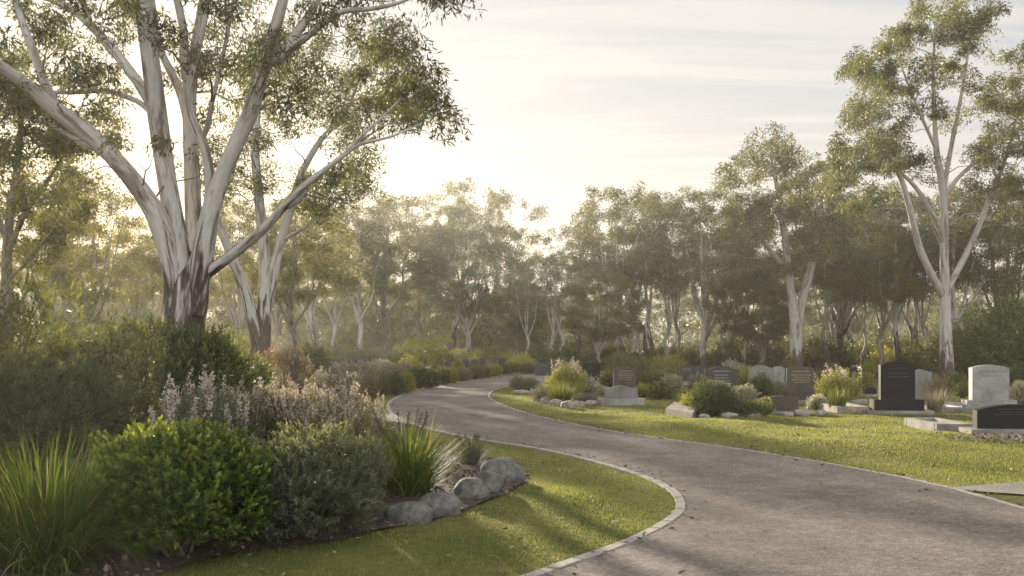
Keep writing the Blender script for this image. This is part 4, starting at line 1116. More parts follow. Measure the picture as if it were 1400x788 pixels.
boulder('boulder', 'smooth flat boulder nearest the viewer at the tip of the bed', 559, 723, 70, 32, 1)
boulder('boulder', 'second boulder from the viewer, leaning by the arching strappy clump', 597, 714, 64, 34, 2)
boulder('boulder', 'squarish mid boulder third along the bed edge', 643, 697, 50, 31, 3)
boulder('boulder', 'fourth boulder along the bed edge, tucked behind the squarish one', 667, 687, 42, 30, 4)
boulder('boulder', 'broad ridged boulder at the outer bend of the bed', 684, 671, 60, 32, 5)
boulder('boulder', 'small rounded boulder at the right end of the broad ridged boulder', 704, 669, 26, 24, 6)
boulder('boulder', 'far low boulder beside the blue grey tussock', 690, 647, 42, 20, 7)

# ------------------------------------------------------------------ graves
def prism(bm, outline, y0, y1, bevel=0.008):
    """outline in x,z extruded from y0 (front) to y1 (back)"""
    a = [bm.verts.new((x, y0, z)) for x, z in outline]; b = [bm.verts.new((x, y1, z)) for x, z in outline]
    n_ = len(outline); fs = [bm.faces.new(a), bm.faces.new(b[::-1])]
    for q in range(n_):
        fs.append(bm.faces.new([a[(q + 1) % n_], a[q], b[q], b[(q + 1) % n_]]))
    bmesh.ops.recalc_face_normals(bm, faces=fs)
    if bevel:
        es_ = set()
        for f in fs[:2]:
            es_.update(f.edges)
        bmesh.ops.bevel(bm, geom=list(es_), offset=bevel, segments=2, affect='EDGES')


def bm_obj(bm, name, mat, parent=None):
    me = bpy.data.meshes.new(name); bm.to_mesh(me); bm.free(); me.materials.append(mat)
    o_ = bpy.data.objects.new(name, me); COL.objects.link(o_)
    if parent is not None:
        o_.parent = parent
    return o_


def top_outline(w, h, style, rise):
    hw = w / 2; o_ = [(-hw, 0), (hw, 0)]
    if style == 'arch':
        ts = np.linspace(1, -1, 17); o_ += [(hw * t, h - rise * t * t) for t in ts]
    elif style == 'peak':       # shallow ogee peak
        ts = np.linspace(1, -1, 17); o_ += [(hw * t, h - rise * (1 - math.cos(math.pi * min(1, abs(t) * 1.05)) + 0.6 * abs(t)) / 2.6) for t in ts]
    elif style == 'shoulder':
        o_ += [(hw, h - rise), (hw * 0.78, h - rise)] + [(hw * 0.7 * t, h - rise * 0.9 * t * t) for t in np.linspace(1, -1, 11)] + [(-hw * 0.78, h - rise), (-hw, h - rise)]
    elif style == 'round':
        o_ += [(hw * math.cos(a), h - hw + hw * math.sin(a)) for a in np.linspace(0, math.pi, 17)]
    else:
        o_ += [(hw, h), (-hw, h)]
    return o_


def headstone(label, px, base_py, w_px, tops, mats, style='arch', rise_px=4, thick=0.14, plinth=None, slab=None, rz=0.0, lines=0, letter='letter_dim', group=None, D=None, seed=0, tilt=0.0):
    """tops: (stone top row, stone bottom row); plinth/slab: (width px, top row, depth m)"""
    D = D or depth(base_py); s = D / FPX
    x = (px - CX) * s; g0 = H(x, D)
    root = empty('headstone', (x, D, g0), rz); root.rotation_euler = (tilt, 0, rz); tag(root, label, 'headstone', group)
    zrow = lambda row: CAMZ + (HY - row) * s - g0
    z = 0.0
    if slab:
        wz = zrow(slab[1]); bm = bmesh.new(); hw = slab[0] * s / 2
        prism(bm, [(-hw, -0.06), (hw, -0.06), (hw, wz), (-hw, wz)], -slab[2] / 2, slab[2] / 2, 0.008); bm_obj(bm, 'base', M[slab[3]], root); z = wz
    if plinth:
        wz = zrow(plinth[1]); bm = bmesh.new(); hw = plinth[0] * s / 2
        prism(bm, [(-hw, z - 0.003 if slab else -0.06), (hw, z - 0.003 if slab else -0.06), (hw, wz), (-hw, wz)], -plinth[2] / 2, plinth[2] / 2, 0.008); bm_obj(bm, 'plinth', M[plinth[3]], root); z = wz
    zt = zrow(tops[0]); zb = z - 0.003 if (plinth or slab) else -0.05
    bm = bmesh.new(); w = w_px * s; hgt = zt - zb
    prism(bm, [(a, zb + b) for a, b in top_outline(w, hgt, style, rise_px * s)], -thick / 2, thick / 2, 0.007); bm_obj(bm, 'stone', M[mats], root)
    if lines:       # worn illegible rows of lettering
        r = random.Random(seed); zz_ = zb + hgt * 0.80
        for q in range(lines):
            bm = bmesh.new(); half = w * r.uniform(0.18, 0.36); xx = -half; hh = hgt * 0.028
            while xx < half:
                ww = r.uniform(0.015, 0.05)
                vs_ = [bm.verts.new((xx, -thick / 2 - 0.003, zz_)), bm.verts.new((xx + ww, -thick / 2 - 0.003, zz_)), bm.verts.new((xx + ww, -thick / 2 - 0.003, zz_ + hh)), bm.verts.new((xx, -thick / 2 - 0.003, zz_ + hh))]
                f = bm.faces.new(vs_); q_ = bmesh.ops.extrude_face_region(bm, geom=[f])
                for v in q_['geom']:
                    if isinstance(v, bmesh.types.BMVert):
                        v.co.y += 0.006
                xx += ww + r.uniform(0.008, 0.02)
            zz_ -= hgt * (0.09 if q else 0.13)
            bmesh.ops.recalc_face_normals(bm, faces=bm.faces)
            bm_obj(bm, 'lettering', M[letter], root)
    return root


headstone('tallest black arched headstone on a black plinth and pale base', 1226, 572, 46, (494, 545), 'black_granite', 'arch', 5, 0.17, (67, 546, 0.36, 'black_granite'), (88, 561, 0.62, 'concrete'), -0.06, 3, 'letter_dim', None, 21.6, 1)
headstone('pale grey granite headstone stepped on a plinth at the right edge', 1352, 571, 49, (499, 547), 'grey_granite', 'arch', 4, 0.22, (66, 547, 0.36, 'grey_granite'), (84, 560, 0.6, 'concrete'), -0.06, 2, 'letter_grey', None, 21.8, 2)
headstone('wide low black headstone on a concrete base in the right corner', 1384, 606, 100, (553, 586), 'black_granite', 'arch', 8, 0.20, None, (126, 586, 0.55, 'concrete'), -0.06, 3, 'letter_dim', None, 16.2, 3)
headstone('plain pale grey headstone partly hidden by the tallest black one', 1258, 545, 32, (505, 548), 'mid_granite', 'peak', 4, 0.12, None, None, 0.1, 2, 'letter_grey', None, 28.5, 4)
headstone('brown granite headstone with gilt lettering right of the low brown headstone', 1094, 550, 37, (501, 537), 'brown_granite', 'arch', 3, 0.15, (41, 538, 0.3, 'brown_granite'), (50, 547, 0.5, 'concrete'), -0.06, 5, 'letter_gold', None, 27.0, 5)
headstone('mid grey peaked headstone behind a green shrub', 1040, 540, 31, (499, 533), 'mid_granite', 'peak', 4, 0.14, (35, 534, 0.3, 'dark_granite'), None, -0.06, 3, 'letter_grey', None, 31.0, 6)
headstone('broad charcoal headstone with pale lettering behind the dark round bush', 986, 545, 45, (500, 545), 'dark_granite', 'peak', 5, 0.15, (50, 541, 0.34, 'dark_granite'), None, -0.06, 6, 'letter_pale', None, 29.0, 7)
headstone('small charcoal headstone left of the broad charcoal one', 938, 527, 20, (500, 523), 'dark_granite', 'arch', 1.5, 0.14, (24, 522, 0.3, 'concrete'), None, 0.1, 2, 'letter_pale', None, 38.0, 8)
headstone('dark headstone peeping out between the two charcoal headstones', 957, 523, 17, (500, 521), 'dark_granite', 'arch', 2, 0.14, None, None, 0.05, 0, 'letter_dim', None, 42.0, 9)
headstone('low brown headstone beside yellow flowers', 1066, 572, 48, (541, 562), 'brown_granite', 'peak', 3.5, 0.17, None, (58, 562, 0.5, 'concrete'), -0.06, 2, 'letter_dim', None, 22.2, 10)
headstone('wide low grey headstone on a pale base near the path', 849, 554, 45, (527, 545), 'mid_granite', 'peak', 4.5, 0.18, None, (61, 545, 0.5, 'grey_granite'), 0.1, 1, 'letter_grey', None, 26.0, 11)
headstone('dark headstone directly behind the wide low grey headstone', 854, 535, 31, (502, 533), 'brown_granite', 'arch', 3, 0.16, None, (36, 531, 0.4, 'concrete'), 0.1, 5, 'letter_gold', None, 32.0, 12)
headstone('black headstone with a pale base right of the plumed shrub', 808, 525, 24, (496, 521), 'black_granite', 'arch', 1.2, 0.16, None, (30, 521, 0.5, 'grey_granite'), 0.08, 2, 'letter_dim', None, 38.5, 13)
headstone('dark arched headstone left of the plumed shrub', 743, 521, 22, (496, 514), 'dark_granite', 'arch', 2, 0.16, None, (27, 514, 0.5, 'grey_granite'), 0.06, 1, 'letter_pale', None, 41.0, 14)
headstone('pale leaning slab headstone between the grey and gilt headstones', 1064, 526, 16, (501, 520), 'grey_granite', 'arch', 2, 0.12, None, None, 0.25, 0, 'letter_grey', None, 38.0, 15, 0.06)
headstone('black headstone far right of the white plumed shrub', 1168, 522, 18, (502, 520), 'black_granite', 'round', 2, 0.14, None, None, 0.2, 0, 'letter_dim', None, 41.0, 16)
headstone('small low black headstone left of the tallest black headstone', 1189, 543, 16, (530, 539), 'black_granite', 'peak', 1, 0.16, None, (19, 539, 0.4, 'sandstone'), 0.2, 0, 'letter_dim', None, 30.0, 17)
headstone('narrow dark headstone just left of the tallest black headstone', 1194, 524, 6, (509, 522), 'dark_granite', 'arch', 1, 0.12, None, None, 0.3, 0, 'letter_dim', None, 40.0, 18)
headstone('small brown headstone among far garden shrubs', 899, 514, 9, (500, 512), 'brown_granite', 'arch', 1, 0.12, None, None, 0.1, 0, 'letter_dim', None, 49.0, 19)
headstone('grey headstone peeping over the right shoulder of the broad charcoal one', 1008, 517, 13, (499, 514), 'mid_granite', 'round', 2, 0.14, None, None, 0.1, 0, 'letter_dim', None, 46.0, 20)
headstone('pale angled headstone standing above the dusky pink shrub', 456, 524, 14, (494, 520), 'grey_granite', 'peak', 2, 0.16, None, (18, 520, 0.5, 'concrete'), 0.7, 0, 'letter_grey', None, 40.0, 21)
headstone('low pale headstone left of the white flowering mound', 424, 526, 10, (507, 524), 'grey_granite', 'arch', 1, 0.14, None, None, 0.5, 0, 'letter_grey', None, 38.0, 22)
for px, w, top, st, lab in [(478, 6, 494, 'arch', 'thin dark headstone right of the pale angled headstone'), (497, 9, 491, 'flat', 'square dark headstone left of the row of far shrubs'), (602, 6, 492, 'flat', 'narrow headstone at the left end of the far dark row'),
                            (613, 12, 491, 'round', 'rounded dark headstone by the yellow green tree'), (637, 12, 491, 'round', 'broad rounded dark headstone under the dense dome gum'), (649, 11, 492, 'flat', 'low flat topped dark headstone in the far row'),
                            (659, 8, 489, 'round', 'tall narrow oval headstone in the far row'), (686, 10, 490, 'flat', 'square dark headstone at the right end of the far row'), (669, 6, 493, 'arch', 'small grey headstone between the oval and the square far headstones')]:
    headstone(lab, px, 506, w, (top, 505), 'dark_granite' if px != 669 else 'mid_granite', st, 1, 0.16, None, None, 0.1, 0, 'letter_dim', None, 62.0 + (px % 7) * 0.8)


# kerbs and cover slabs round the graves
def block(name, label, quad, z0, z1, mat, cat, group=None, bevel=0.008):
    """quad: four ground points, counter clockwise"""
    c = np.mean(quad, 0); bm = bmesh.new()
    lo = [bm.verts.new((p[0] - c[0], p[1] - c[1], z0)) for p in quad]; hi = [bm.verts.new((p[0] - c[0], p[1] - c[1], z1)) for p in quad]
    bm.faces.new(lo[::-1]); bm.faces.new(hi)
    for q in range(4):
        bm.faces.new([lo[q], lo[(q + 1) % 4], hi[(q + 1) % 4], hi[q]])
    bmesh.ops.recalc_face_normals(bm, faces=bm.faces)
    bmesh.ops.bevel(bm, geom=list(bm.edges), offset=bevel, segments=2, affect='EDGES')
    o_ = bm_obj(bm, name, M[mat]); o_.location = (float(c[0]), float(c[1]), 0)
    return tag(o_, label, cat, group)


def rect(x, y, w, d, rz):
    c, s = math.cos(rz), math.sin(rz)
    return [np.array([x + a * c - b * s, y + a * s + b * c]) for a, b in ((-w / 2, -d / 2), (w / 2, -d / 2), (w / 2, d / 2), (-w / 2, d / 2))]


def grave_kerb(label, x, y, w, d, rz, h, mat, t=0.14, fill='sandstone'):
    root = empty('grave_kerb', (x, y, H(x, y)), rz); tag(root, label, 'grave kerb')
    for cx_, cy_, ww, dd in ((0, -d / 2 + t / 2, w, t), (0, d / 2 - t / 2, w, t), (-w / 2 + t / 2, 0, t, d - 2 * t), (w / 2 - t / 2, 0, t, d - 2 * t)):
        bm = bmesh.new(); prism(bm, [(cx_ - ww / 2, -0.08), (cx_ + ww / 2, -0.08), (cx_ + ww / 2, h), (cx_ - ww / 2, h)], cy_ - dd / 2 + 0.002, cy_ + dd / 2 - 0.002, 0.01); bm_obj(bm, 'rail', M[mat], root)
    bm = bmesh.new(); prism(bm, [(-w / 2 + t + .003, -0.06), (w / 2 - t - .003, -0.06), (w / 2 - t - .003, h - 0.05), (-w / 2 + t + .003, h - 0.05)], -d / 2 + t + .003, d / 2 - t - .003, 0.0); bm_obj(bm, 'fill', M[fill], root)


grave_kerb('low concrete grave kerb left of the wide low black headstone', (1292 - CX) / FPX * 17.3, 17.6, 0.62, 1.5, -0.02, 0.17, 'concrete', 0.12)
grave_kerb('pale concrete grave kerb left of the stepped grey headstone', (1293 - CX) / FPX * 22.6, 22.8, 0.6, 1.6, -0.05, 0.13, 'grey_granite', 0.12)
grave_kerb('sandstone grave kerb left of the tallest black headstone', (1160 - CX) / FPX * 22.2, 22.6, 0.7, 1.7, -0.05, 0.14, 'sandstone', 0.14)
block('stone_block', 'sandstone block left of the dark round bush', [G(910, 570)[:2], G(947, 577)[:2], G(957, 568)[:2] , G(922, 560)[:2]], -0.05, 0.19, 'sandstone', 'stone block')
block('cover_slab', 'pale cover slab lying before the gilt lettered headstone', rect((1150 - CX) / FPX * 26.5, 27, 1.4, 0.9, 0.1), -0.05, 0.1, 'grey_granite', 'grave slab')
block('cover_slab', 'pale cover slab behind the dry grass tuft', rect((1300 - CX) / FPX * 24.5, 25.4, 1.2, 0.8, 0.1), -0.05, 0.1, 'grey_granite', 'grave slab')
block('cover_slab', 'pale cover slab left of the black headstone near the plumed shrub', rect((822 - CX) / FPX * 36, 35, 0.7, 2.0, 0.1), -0.05, 0.12, 'grey_granite', 'grave slab')
block('cover_slab', 'pale cover slab beyond the path head, leftmost of the far slabs', rect((697 - CX) / FPX * 66, 66, 0.9, 1.8, 0.1), -0.05, 0.35, 'grey_granite', 'grave slab')
block('cover_slab', 'pale cover slab beyond the path head, middle one of the far slabs', rect((712 - CX) / FPX * 67, 67, 0.6, 1.8, 0.1), -0.05, 0.42, 'mid_granite', 'grave slab')
block('cover_slab', 'pale cover slab beyond the path head, rightmost of the far slabs', rect((724 - CX) / FPX * 66, 66, 0.7, 1.8, 0.1), -0.05, 0.32, 'grey_granite', 'grave slab')

# ------------------------------------------------------------------ grave garden plants
def at(px, D):
    x = (px - CX) / FPX * D
    return np.array([x, D, H(x, D)])


def small(label, px, D, top, wpx, mat, seed, name='shrub', bloom=None, n=420, leaf=0.05, width=0.34, group=None, **kw):
    h = max(0.15, CAMZ + (HY - top) / FPX * D - H((px - CX) / FPX * D, D))
    return shrub(name, label, at(px, D), wpx / FPX * D, h, mat, seed, n, 7, leaf, width, bloom, group, six=False, **kw)


# central bed by the path
small('yellow green shrub with pale plumes in the rock edged bed', 775, 28.5, 503, 44, 'yellowgreen', 201, 'plumed_shrub', ('bloom_white', 16, 0.35, 30, 0.05, 0.05), 900, 0.065, upright=0.8, lump=0.2, loose=0.15)
clump('grass_clump', 'bright grass clump below the plumed shrub', at(768, 26.6), 420, 0.62, 0.020, 'strap', 202, (0.05, 0.8), (0.2, 1.0), 0.22, seg=4, tint=0.75)
small('low dark shrub at the right end of the rock edged bed', 800, 26.6, 541, 28, 'greygreen', 203, n=250, upright=0.9)
small('low tawny shrub at the left end of the rock edged bed', 741, 27.5, 530, 24, 'dry', 204, n=220, loose=0.3)
small('tawny flowering shrub right of the plumed shrub', 803, 29, 518, 26, 'dry', 205, bloom=('bloom_pink', 16, 0.2, 20, 0.04, 0.05), n=250, loose=0.3)
for k, (px, py, w, h) in enumerate([(746, 552, 16, 9), (760, 556, 18, 9), (777, 559, 24, 10), (792, 557, 16, 9), (808, 555, 18, 8), (820, 553, 14, 8), (735, 548, 12, 7)]):
    boulder('rock', ['rust tinged rock left of centre on the rock edged bed', 'flat rock under the bright grass clump', 'longest rock at the front of the rock edged bed', 'rock right of the longest rock', 'rock before the low dark shrub', 'rock nearest the wide low grey headstone',
                     'leftmost rock of the rock edged bed'][k], px, py, w, h, 40 + k, 'rocks round the central bed', 'sandstone', 0.3, 0.8, 'rock')
SMALLBEDS.append(((778 - CX) / FPX * 27, 27.1, 1.0, 0.75))
# small bed on the path corner
small('dark spiky shrub on the corner bed by the path head', 708, 34.5, 516, 20, 'greygreen', 206, n=260, upright=1.2)
small('grey green ball shrub on the corner bed by the path head', 725, 33.5, 519, 26, 'greygreen', 207, n=420, lump=0.04)
for k, (px, py, w, h) in enumerate([(712, 539.5, 24, 6), (730, 538, 14, 5)]):
    boulder('rock', ['long flat rock under the grey green ball shrub', 'small flat rock at the right of the corner bed'][k], px, py, w, h, 60 + k, 'rocks of the corner bed', 'sandstone', 0.3, 0.6, 'rock')
# bed of the dark round bush
small('dark round bush beside the sandstone block', 975, 21.2, 525, 60, 'dark', 208, n=1500, leaf=0.05, inner=0.35, loose=0.12)
small('low spreading green shrub right of the dark round bush', 1022, 20.9, 551, 52, 'dark', 209, n=700, leaf=0.05, upright=0.9, loose=0.2)
small('yellow green shrub behind the dark round bush', 948, 22.6, 541, 30, 'yellowgreen', 210, n=400, loose=0.2)
small('shrub with yellow flowers before the low brown headstone', 1047, 21.6, 546, 18, 'olive', 211, bloom=('bloom_yellow', 26, 0.03, 10, 0.03, 0.03), n=220)
for k, (px, py, w, h) in enumerate([(965, 577, 16, 6), (1000, 578, 22, 7), (1032, 576, 22, 8), (1078, 573, 18, 7), (1100, 572, 26, 9), (1125, 572, 20, 7), (1110, 563, 14, 7)]):
    boulder('rock', ['small rock right of the sandstone block', 'flat rock under the dark round bush', 'rock under the low spreading shrub', 'rock under the low brown headstone', 'largest rock below the white flowered tuft', 'rock left of the pale tufted grass',
                     'rock behind the largest tuft rock'][k], px, py, w, h, 80 + k, 'rocks round the right hand beds', 'sandstone', 0.3, 0.8, 'rock')
SMALLBEDS += [((985 - CX) / FPX * 21, 21.1, 0.75, 0.5), ((1110 - CX) / FPX * 21.8, 21.8, 0.8, 0.5), ((1060 - CX) / FPX * 21.5, 21.8, 0.8, 0.4)]
# bed by the tallest black stone
small('yellow green shrub with white plumes left of the tallest black headstone', 1145, 25.0, 512, 46, 'yellowgreen', 212, 'plumed_shrub', ('bloom_white', 16, 0.3, 28, 0.045, 0.05), 800, 0.06, upright=0.9, loose=0.2, lump=0.2)
clump('grass_clump', 'upright grass clump under the white plumed shrub', at(1145, 22.3), 260, 0.58, 0.016, 'strap', 213, (0.03, 0.5), (0.1, 0.7), 0.14, seg=4, tint=0.65)
small('silvery white flowered tuft right of the low brown headstone', 1118, 23.5, 543, 26, 'silver', 214, bloom=('bloom_white', 22, 0.1, 14, 0.03, 0.03), n=260, upright=1.0)
clump('grass_clump', 'dry tawny grass tuft between the black and pale grey headstones', at(1279, 22.5), 260, 0.62, 0.014, 'dry', 215, (0.05, 0.8), (0.1, 0.7), 0.16, seg=4, tint=0.6)
small('silver shrub at the right edge behind the pale grey headstone', 1396, 23.5, 523, 34, 'silver', 216, n=420)
small('brown tinged shrub behind the dry tawny tuft', 1283, 27, 520, 34, 'purple', 217, n=380, loose=0.3)
small('round green shrub right of the white trunk', 1316, 29, 525, 22, 'olive', 218, n=260)
# loose greenery among the stones
for k, (px, D, top, w, mat, lab, bl) in enumerate([
    (880, 40, 488, 60, 'olive', 'large leafy shrub left of the small charcoal headstone', None), (850, 46, 486, 40, 'olive', 'leafy shrub above the dark headstone near the path', None), (915, 44, 487, 46, 'yellowgreen', 'tall lit shrub behind the small charcoal headstone', None),
    (890, 34, 512, 34, 'dark', 'dark mound shrub below the large leafy shrub', None), (905, 28.5, 525, 28, 'olive', 'flowering low shrub left of the small charcoal headstone', ('bloom_white', 20, 0.08, 12, 0.04, 0.04)), (880, 30, 530, 20, 'yellowgreen', 'small lit shrub right of the wide low grey headstone', None),
    (918, 33, 517, 22, 'silver', 'silver shrub under the small charcoal headstone', None), (955, 30, 516, 22, 'dry', 'tawny shrub left of the broad charcoal headstone', None), (1016, 32, 507, 26, 'yellowgreen', 'lit shrub between the charcoal and the grey peaked headstones', None),
    (1040, 28, 516, 26, 'dark', 'green shrub before the grey peaked headstone', None), (1018, 26, 532, 26, 'silver', 'pale leaved tuft before the broad charcoal headstone', ('bloom_white', 18, 0.1, 12, 0.03, 0.03)), (1062, 30, 527, 20, 'dry', 'tawny shrub under the pale leaning slab', None),
    (1115, 36, 512, 18, 'olive', 'green shrub right of the gilt lettered headstone', None), (1180, 36, 512, 24, 'yellowgreen', 'lit low shrub under the far black headstone', None), (1187, 45, 500, 18, 'yellowgreen', 'lit shrub above the far black headstone', None), (1160, 30, 530, 14, 'dark', 'dark little shrub left of the small low black headstone', None),
    (833, 34, 512, 20, 'olive', 'shrub between the two dark headstones near the path', None), (820, 31, 533, 18, 'silver', 'white flowered shrub before the black headstone', ('bloom_white', 26, 0.06, 14, 0.04, 0.04)), (783, 44, 499, 18, 'silver', 'pale shrub behind the plumed shrub', ('bloom_pink', 20, 0.1, 12, 0.05, 0.05)),
    (760, 50, 496, 16, 'olive', 'shrub behind the left of the plumed shrub', None), (700, 55, 500, 20, 'olive', 'low shrub at the far head of the path', None), (722, 54, 500, 18, 'purple', 'dusky low shrub right of the far path head', None), (1210, 42, 505, 20, 'olive', 'leafy shrub behind the tallest black headstone', None),
    (1305, 33, 515, 24, 'olive', 'small shrub at the foot of the white trunk', None), (1390, 30, 505, 30, 'dark', 'dark shrub behind the pale grey headstone', None), (1000, 44, 497, 26, 'silver', 'silver white shrub behind the broad charcoal headstone', ('bloom_white', 26, 0.1, 12, 0.06, 0.06)),
    (1135, 42, 500, 22, 'purple', 'dusky shrub behind the white plumed shrub', None), (1080, 44, 497, 22, 'olive', 'leafy shrub behind the gilt lettered headstone', None)]):
    small(lab, px, D, top, w, mat, 300 + k, bloom=bl, n=300, leaf=0.045 + 0.0012 * D, width=0.4, loose=0.2, lump=0.18)

# clipped row along the far side of the path
ROWL = [(508, 31.5, 508, 24, 'yellowgreen', 'lit rounded shrub at the near end of the pathside row', None), (520, 30.5, 512, 22, 'olive', 'olive mound second in the pathside row', None), (535, 32.5, 502, 26, 'dry', 'tawny flowering shrub above the olive mound', ('bloom_pink', 40, 0.1, 14, 0.05, 0.05)),
        (541, 30.8, 514, 18, 'dark', 'dark green ball in the near part of the pathside row', None), (555, 31.8, 512, 18, 'yellowgreen', 'yellow green ball right of the dark green ball', None), (552, 36, 498, 26, 'dry', 'straw coloured shrub behind the yellow green ball', ('bloom_pink', 40, 0.1, 14, 0.05, 0.05)),
        (573, 35, 504, 28, 'dark', 'large dark mound mid way along the pathside row', None), (588, 36, 509, 22, 'dark', 'dark mound right of the large dark mound', None), (596, 41, 502, 14, 'purple', 'dusky shrub under the yellow green tree', None), (604, 38.5, 506, 18, 'olive', 'olive ball in the far half of the pathside row', None),
        (616, 40, 507, 16, 'yellowgreen', 'lit ball right of the olive ball', None), (630, 42.5, 505, 24, 'dry', 'tawny shrub before the broad rounded far headstone', None), (648, 45, 503, 22, 'olive', 'olive shrub before the low flat topped far headstone', None), (660, 46, 504, 16, 'purple', 'dusky ball before the tall oval headstone', None),
        (626, 50, 496, 12, 'yellowgreen', 'small lit shrub between the rounded far headstones', None), (674, 49, 501, 20, 'yellowgreen', 'lit shrub at the far end of the pathside row', None), (690, 52, 501, 18, 'dark', 'dark shrub last in the pathside row', None), (520, 44, 495, 34, 'silver', 'pale flowering shrub behind the near pathside row', ('bloom_white', 50, 0.1, 14, 0.07, 0.06)),
        (545, 46, 490, 20, 'olive', 'olive shrub behind the straw coloured shrub', None), (560, 42, 492, 30, 'yellowgreen', 'bright shrub at the foot of the yellow green tree', None)]
for k, (px, D, top, w, mat, lab, bl) in enumerate(ROWL):
    small(lab, px, D, top, w, mat, 400 + k, bloom=bl, n=330, leaf=0.045 + 0.0012 * D, width=0.4, lump=0.08, loose=0.08)
for k, (px, py, w, h) in enumerate([(543, 527.5, 16, 5), (570, 524, 18, 6), (588, 521.5, 14, 4), (603, 519.5, 10, 3.5), (628, 517, 14, 3.5), (648, 514.5, 12, 3)]):
    boulder('rock', ['nearest flat rock edging the pathside row', 'largest pale rock edging the pathside row', 'flat rock under the large dark mound', 'small rock under the olive ball', 'pale rock under the tawny far shrub', 'farthest rock edging the pathside row'][k], px, py, w, h, 120 + k, 'rocks edging the pathside row', 'sandstone', 0.3, 0.7, 'rock')
# young yellow green tree in the row
w_, c_ = proc_gum(seed=55, Ht=2.6, crown_w=2.1, crown_lo=0.2, r_tr=0.05, n_clump=40, n_leaf=130, leaf=0.10, forks=5, low_fork=0.15, sides=5, clump_r=0.13, twigs=3)
D = 44; t_ = tree_thing('young_tree', w_, c_, ((585 - CX) / FPX * D, D, 0), M['bark_dark'], M['yellowgreen'], 'young yellow green tree above the pathside row', 'tree')
t_.scale = (1.0, 1.0, (CAMZ + (HY - 457) / FPX * D) / 2.6)

# undergrowth along the forest edge
g = np.random.default_rng(91)
UND = []
for q in range(6):
    fol, st, sp, d = shrub_mesh(np.random.default_rng(500 + q), 2.6, 2.2, 1.7, 420, 7, 0.17, 0.45, six=False, lump=0.2, loose=0.25, tint=[0.3, 0.5, 0.7][q % 3], upright=0.7)
    UND.append((fol, st, ['dark', 'olive', 'yellowgreen', 'olive', 'dark', 'olive'][q]))
UPROTO = {}
for q in range(64):
    px = -20 + q * 22.8 + g.normal() * 5
    D = g.uniform(56, 66) if px > 700 else g.uniform(58, 74)
    k = int(g.integers(0, 6))
    hs = g.uniform(0.6, 1.1) * (1.1 if px > 1000 else 0.75)
    if 470 < px < 700:
        D = g.uniform(66, 78)
    loc = ((px - CX) / FPX * D, D, -0.05); rz = g.uniform(0, 6.28)
    lab = ['dark undergrowth bush at the foot of the forest edge', 'olive undergrowth bush at the foot of the forest edge', 'lit yellow green undergrowth bush at the foot of the forest edge', 'olive undergrowth bush at the foot of the forest edge', 'dark undergrowth bush at the foot of the forest edge',
           'olive undergrowth bush at the foot of the forest edge'][k]
    grp = {'dark': 'dark bushes along the forest edge', 'olive': 'olive bushes along the forest edge', 'yellowgreen': 'lit bushes along the forest edge'}[UND[k][2]]
    if k not in UPROTO:
        r_ = empty('undergrowth_bush', loc, rz, hs); tag(r_, lab, 'bush', grp)
        UND[k][0].build('foliage', M[UND[k][2]], r_); UND[k][1].build('stem', M['twig'], r_); UPROTO[k] = r_
    else:
        copy_thing(UPROTO[k], loc, rz, (hs * 1.1, hs, hs), lab, grp)
shrub('green_shrub', 'big bright green shrub at the right edge behind the silver shrub', at(1385, 40), 3.4, 3.1, 'green', 601, 1500, 8, 0.15, 0.42, six=False, lump=0.2, loose=0.2, upright=0.7)
shrub('green_shrub', 'tall mid green shrub left of the big bright green shrub', at(1325, 44), 2.4, 2.2, 'olive', 602, 800, 8, 0.14, 0.42, six=False, lump=0.2, loose=0.2, upright=0.7)
shrub('green_shrub', 'bright leafy bush left of the largest trunk', at(100, 33), 3.2, 2.6, 'olive', 603, 900, 8, 0.12, 0.4, six=False, lump=0.25, loose=0.3, upright=0.7)
shrub('green_shrub', 'leafy bush between the largest trunk and the slim forked gum', at(320, 36), 2.4, 1.8, 'yellowgreen', 604, 600, 8, 0.12, 0.4, six=False, lump=0.25, loose=0.3, upright=0.7)

make_grass()

# gravel and chips before the right corner grave; scattered litter on the path
n = 900
x = (1385 - CX) / FPX * 15.2 + rng.normal(0, 0.5, n); y = 15.1 + rng.normal(0, 0.28, n)
chips('gravel', np.stack([x, y, height(x, y)], 1), 0.06, tint_mat('grave_gravel', [(0, (0.12, 0.09, 0.075)), (1, (0.38, 0.31, 0.26))]), rng, 'brown stone chips before the right corner grave', 0.5, 0.03)
n = 5000
x = rng.uniform(-2, 9, n); y = rng.uniform(6, 22, n); ok = inside(PATH_POLY, x, y)
x, y = x[ok], y[ok]
chips('pebbles', np.stack([x, y, np.full(len(x), 0.016)], 1), 0.014, tint_mat('loose_grit', [(0, (0.06, 0.05, 0.045)), (0.7, (0.22, 0.19, 0.165)), (1, (0.42, 0.38, 0.34))]), rng, 'loose grit lying on the path', 0.4, 0.004)
n = 1500
x = rng.uniform(-3, 10, n); y = rng.uniform(6.5, 24, n)
k_ = rng.integers(0, len(LE), 900); k2 = rng.integers(0, len(RE), 900)
x = np.concatenate([x, LE[k_, 0] + rng.normal(0, 0.10, 900) + 0.06, RE[k2, 0] + rng.normal(0, 0.12, 900)]); y = np.concatenate([y, LE[k_, 1] + rng.normal(0, 0.10, 900), RE[k2, 1] + rng.normal(0, 0.12, 900)])
ok = ~inside(BED, x, y) & (~inside(PATH_POLY, x, y) | (rng.uniform(size=len(x)) < 0.15) | (np.minimum(dist_line(LE, x, y), dist_line(RE, x, y)) < 0.25)); x, y = x[ok], y[ok]
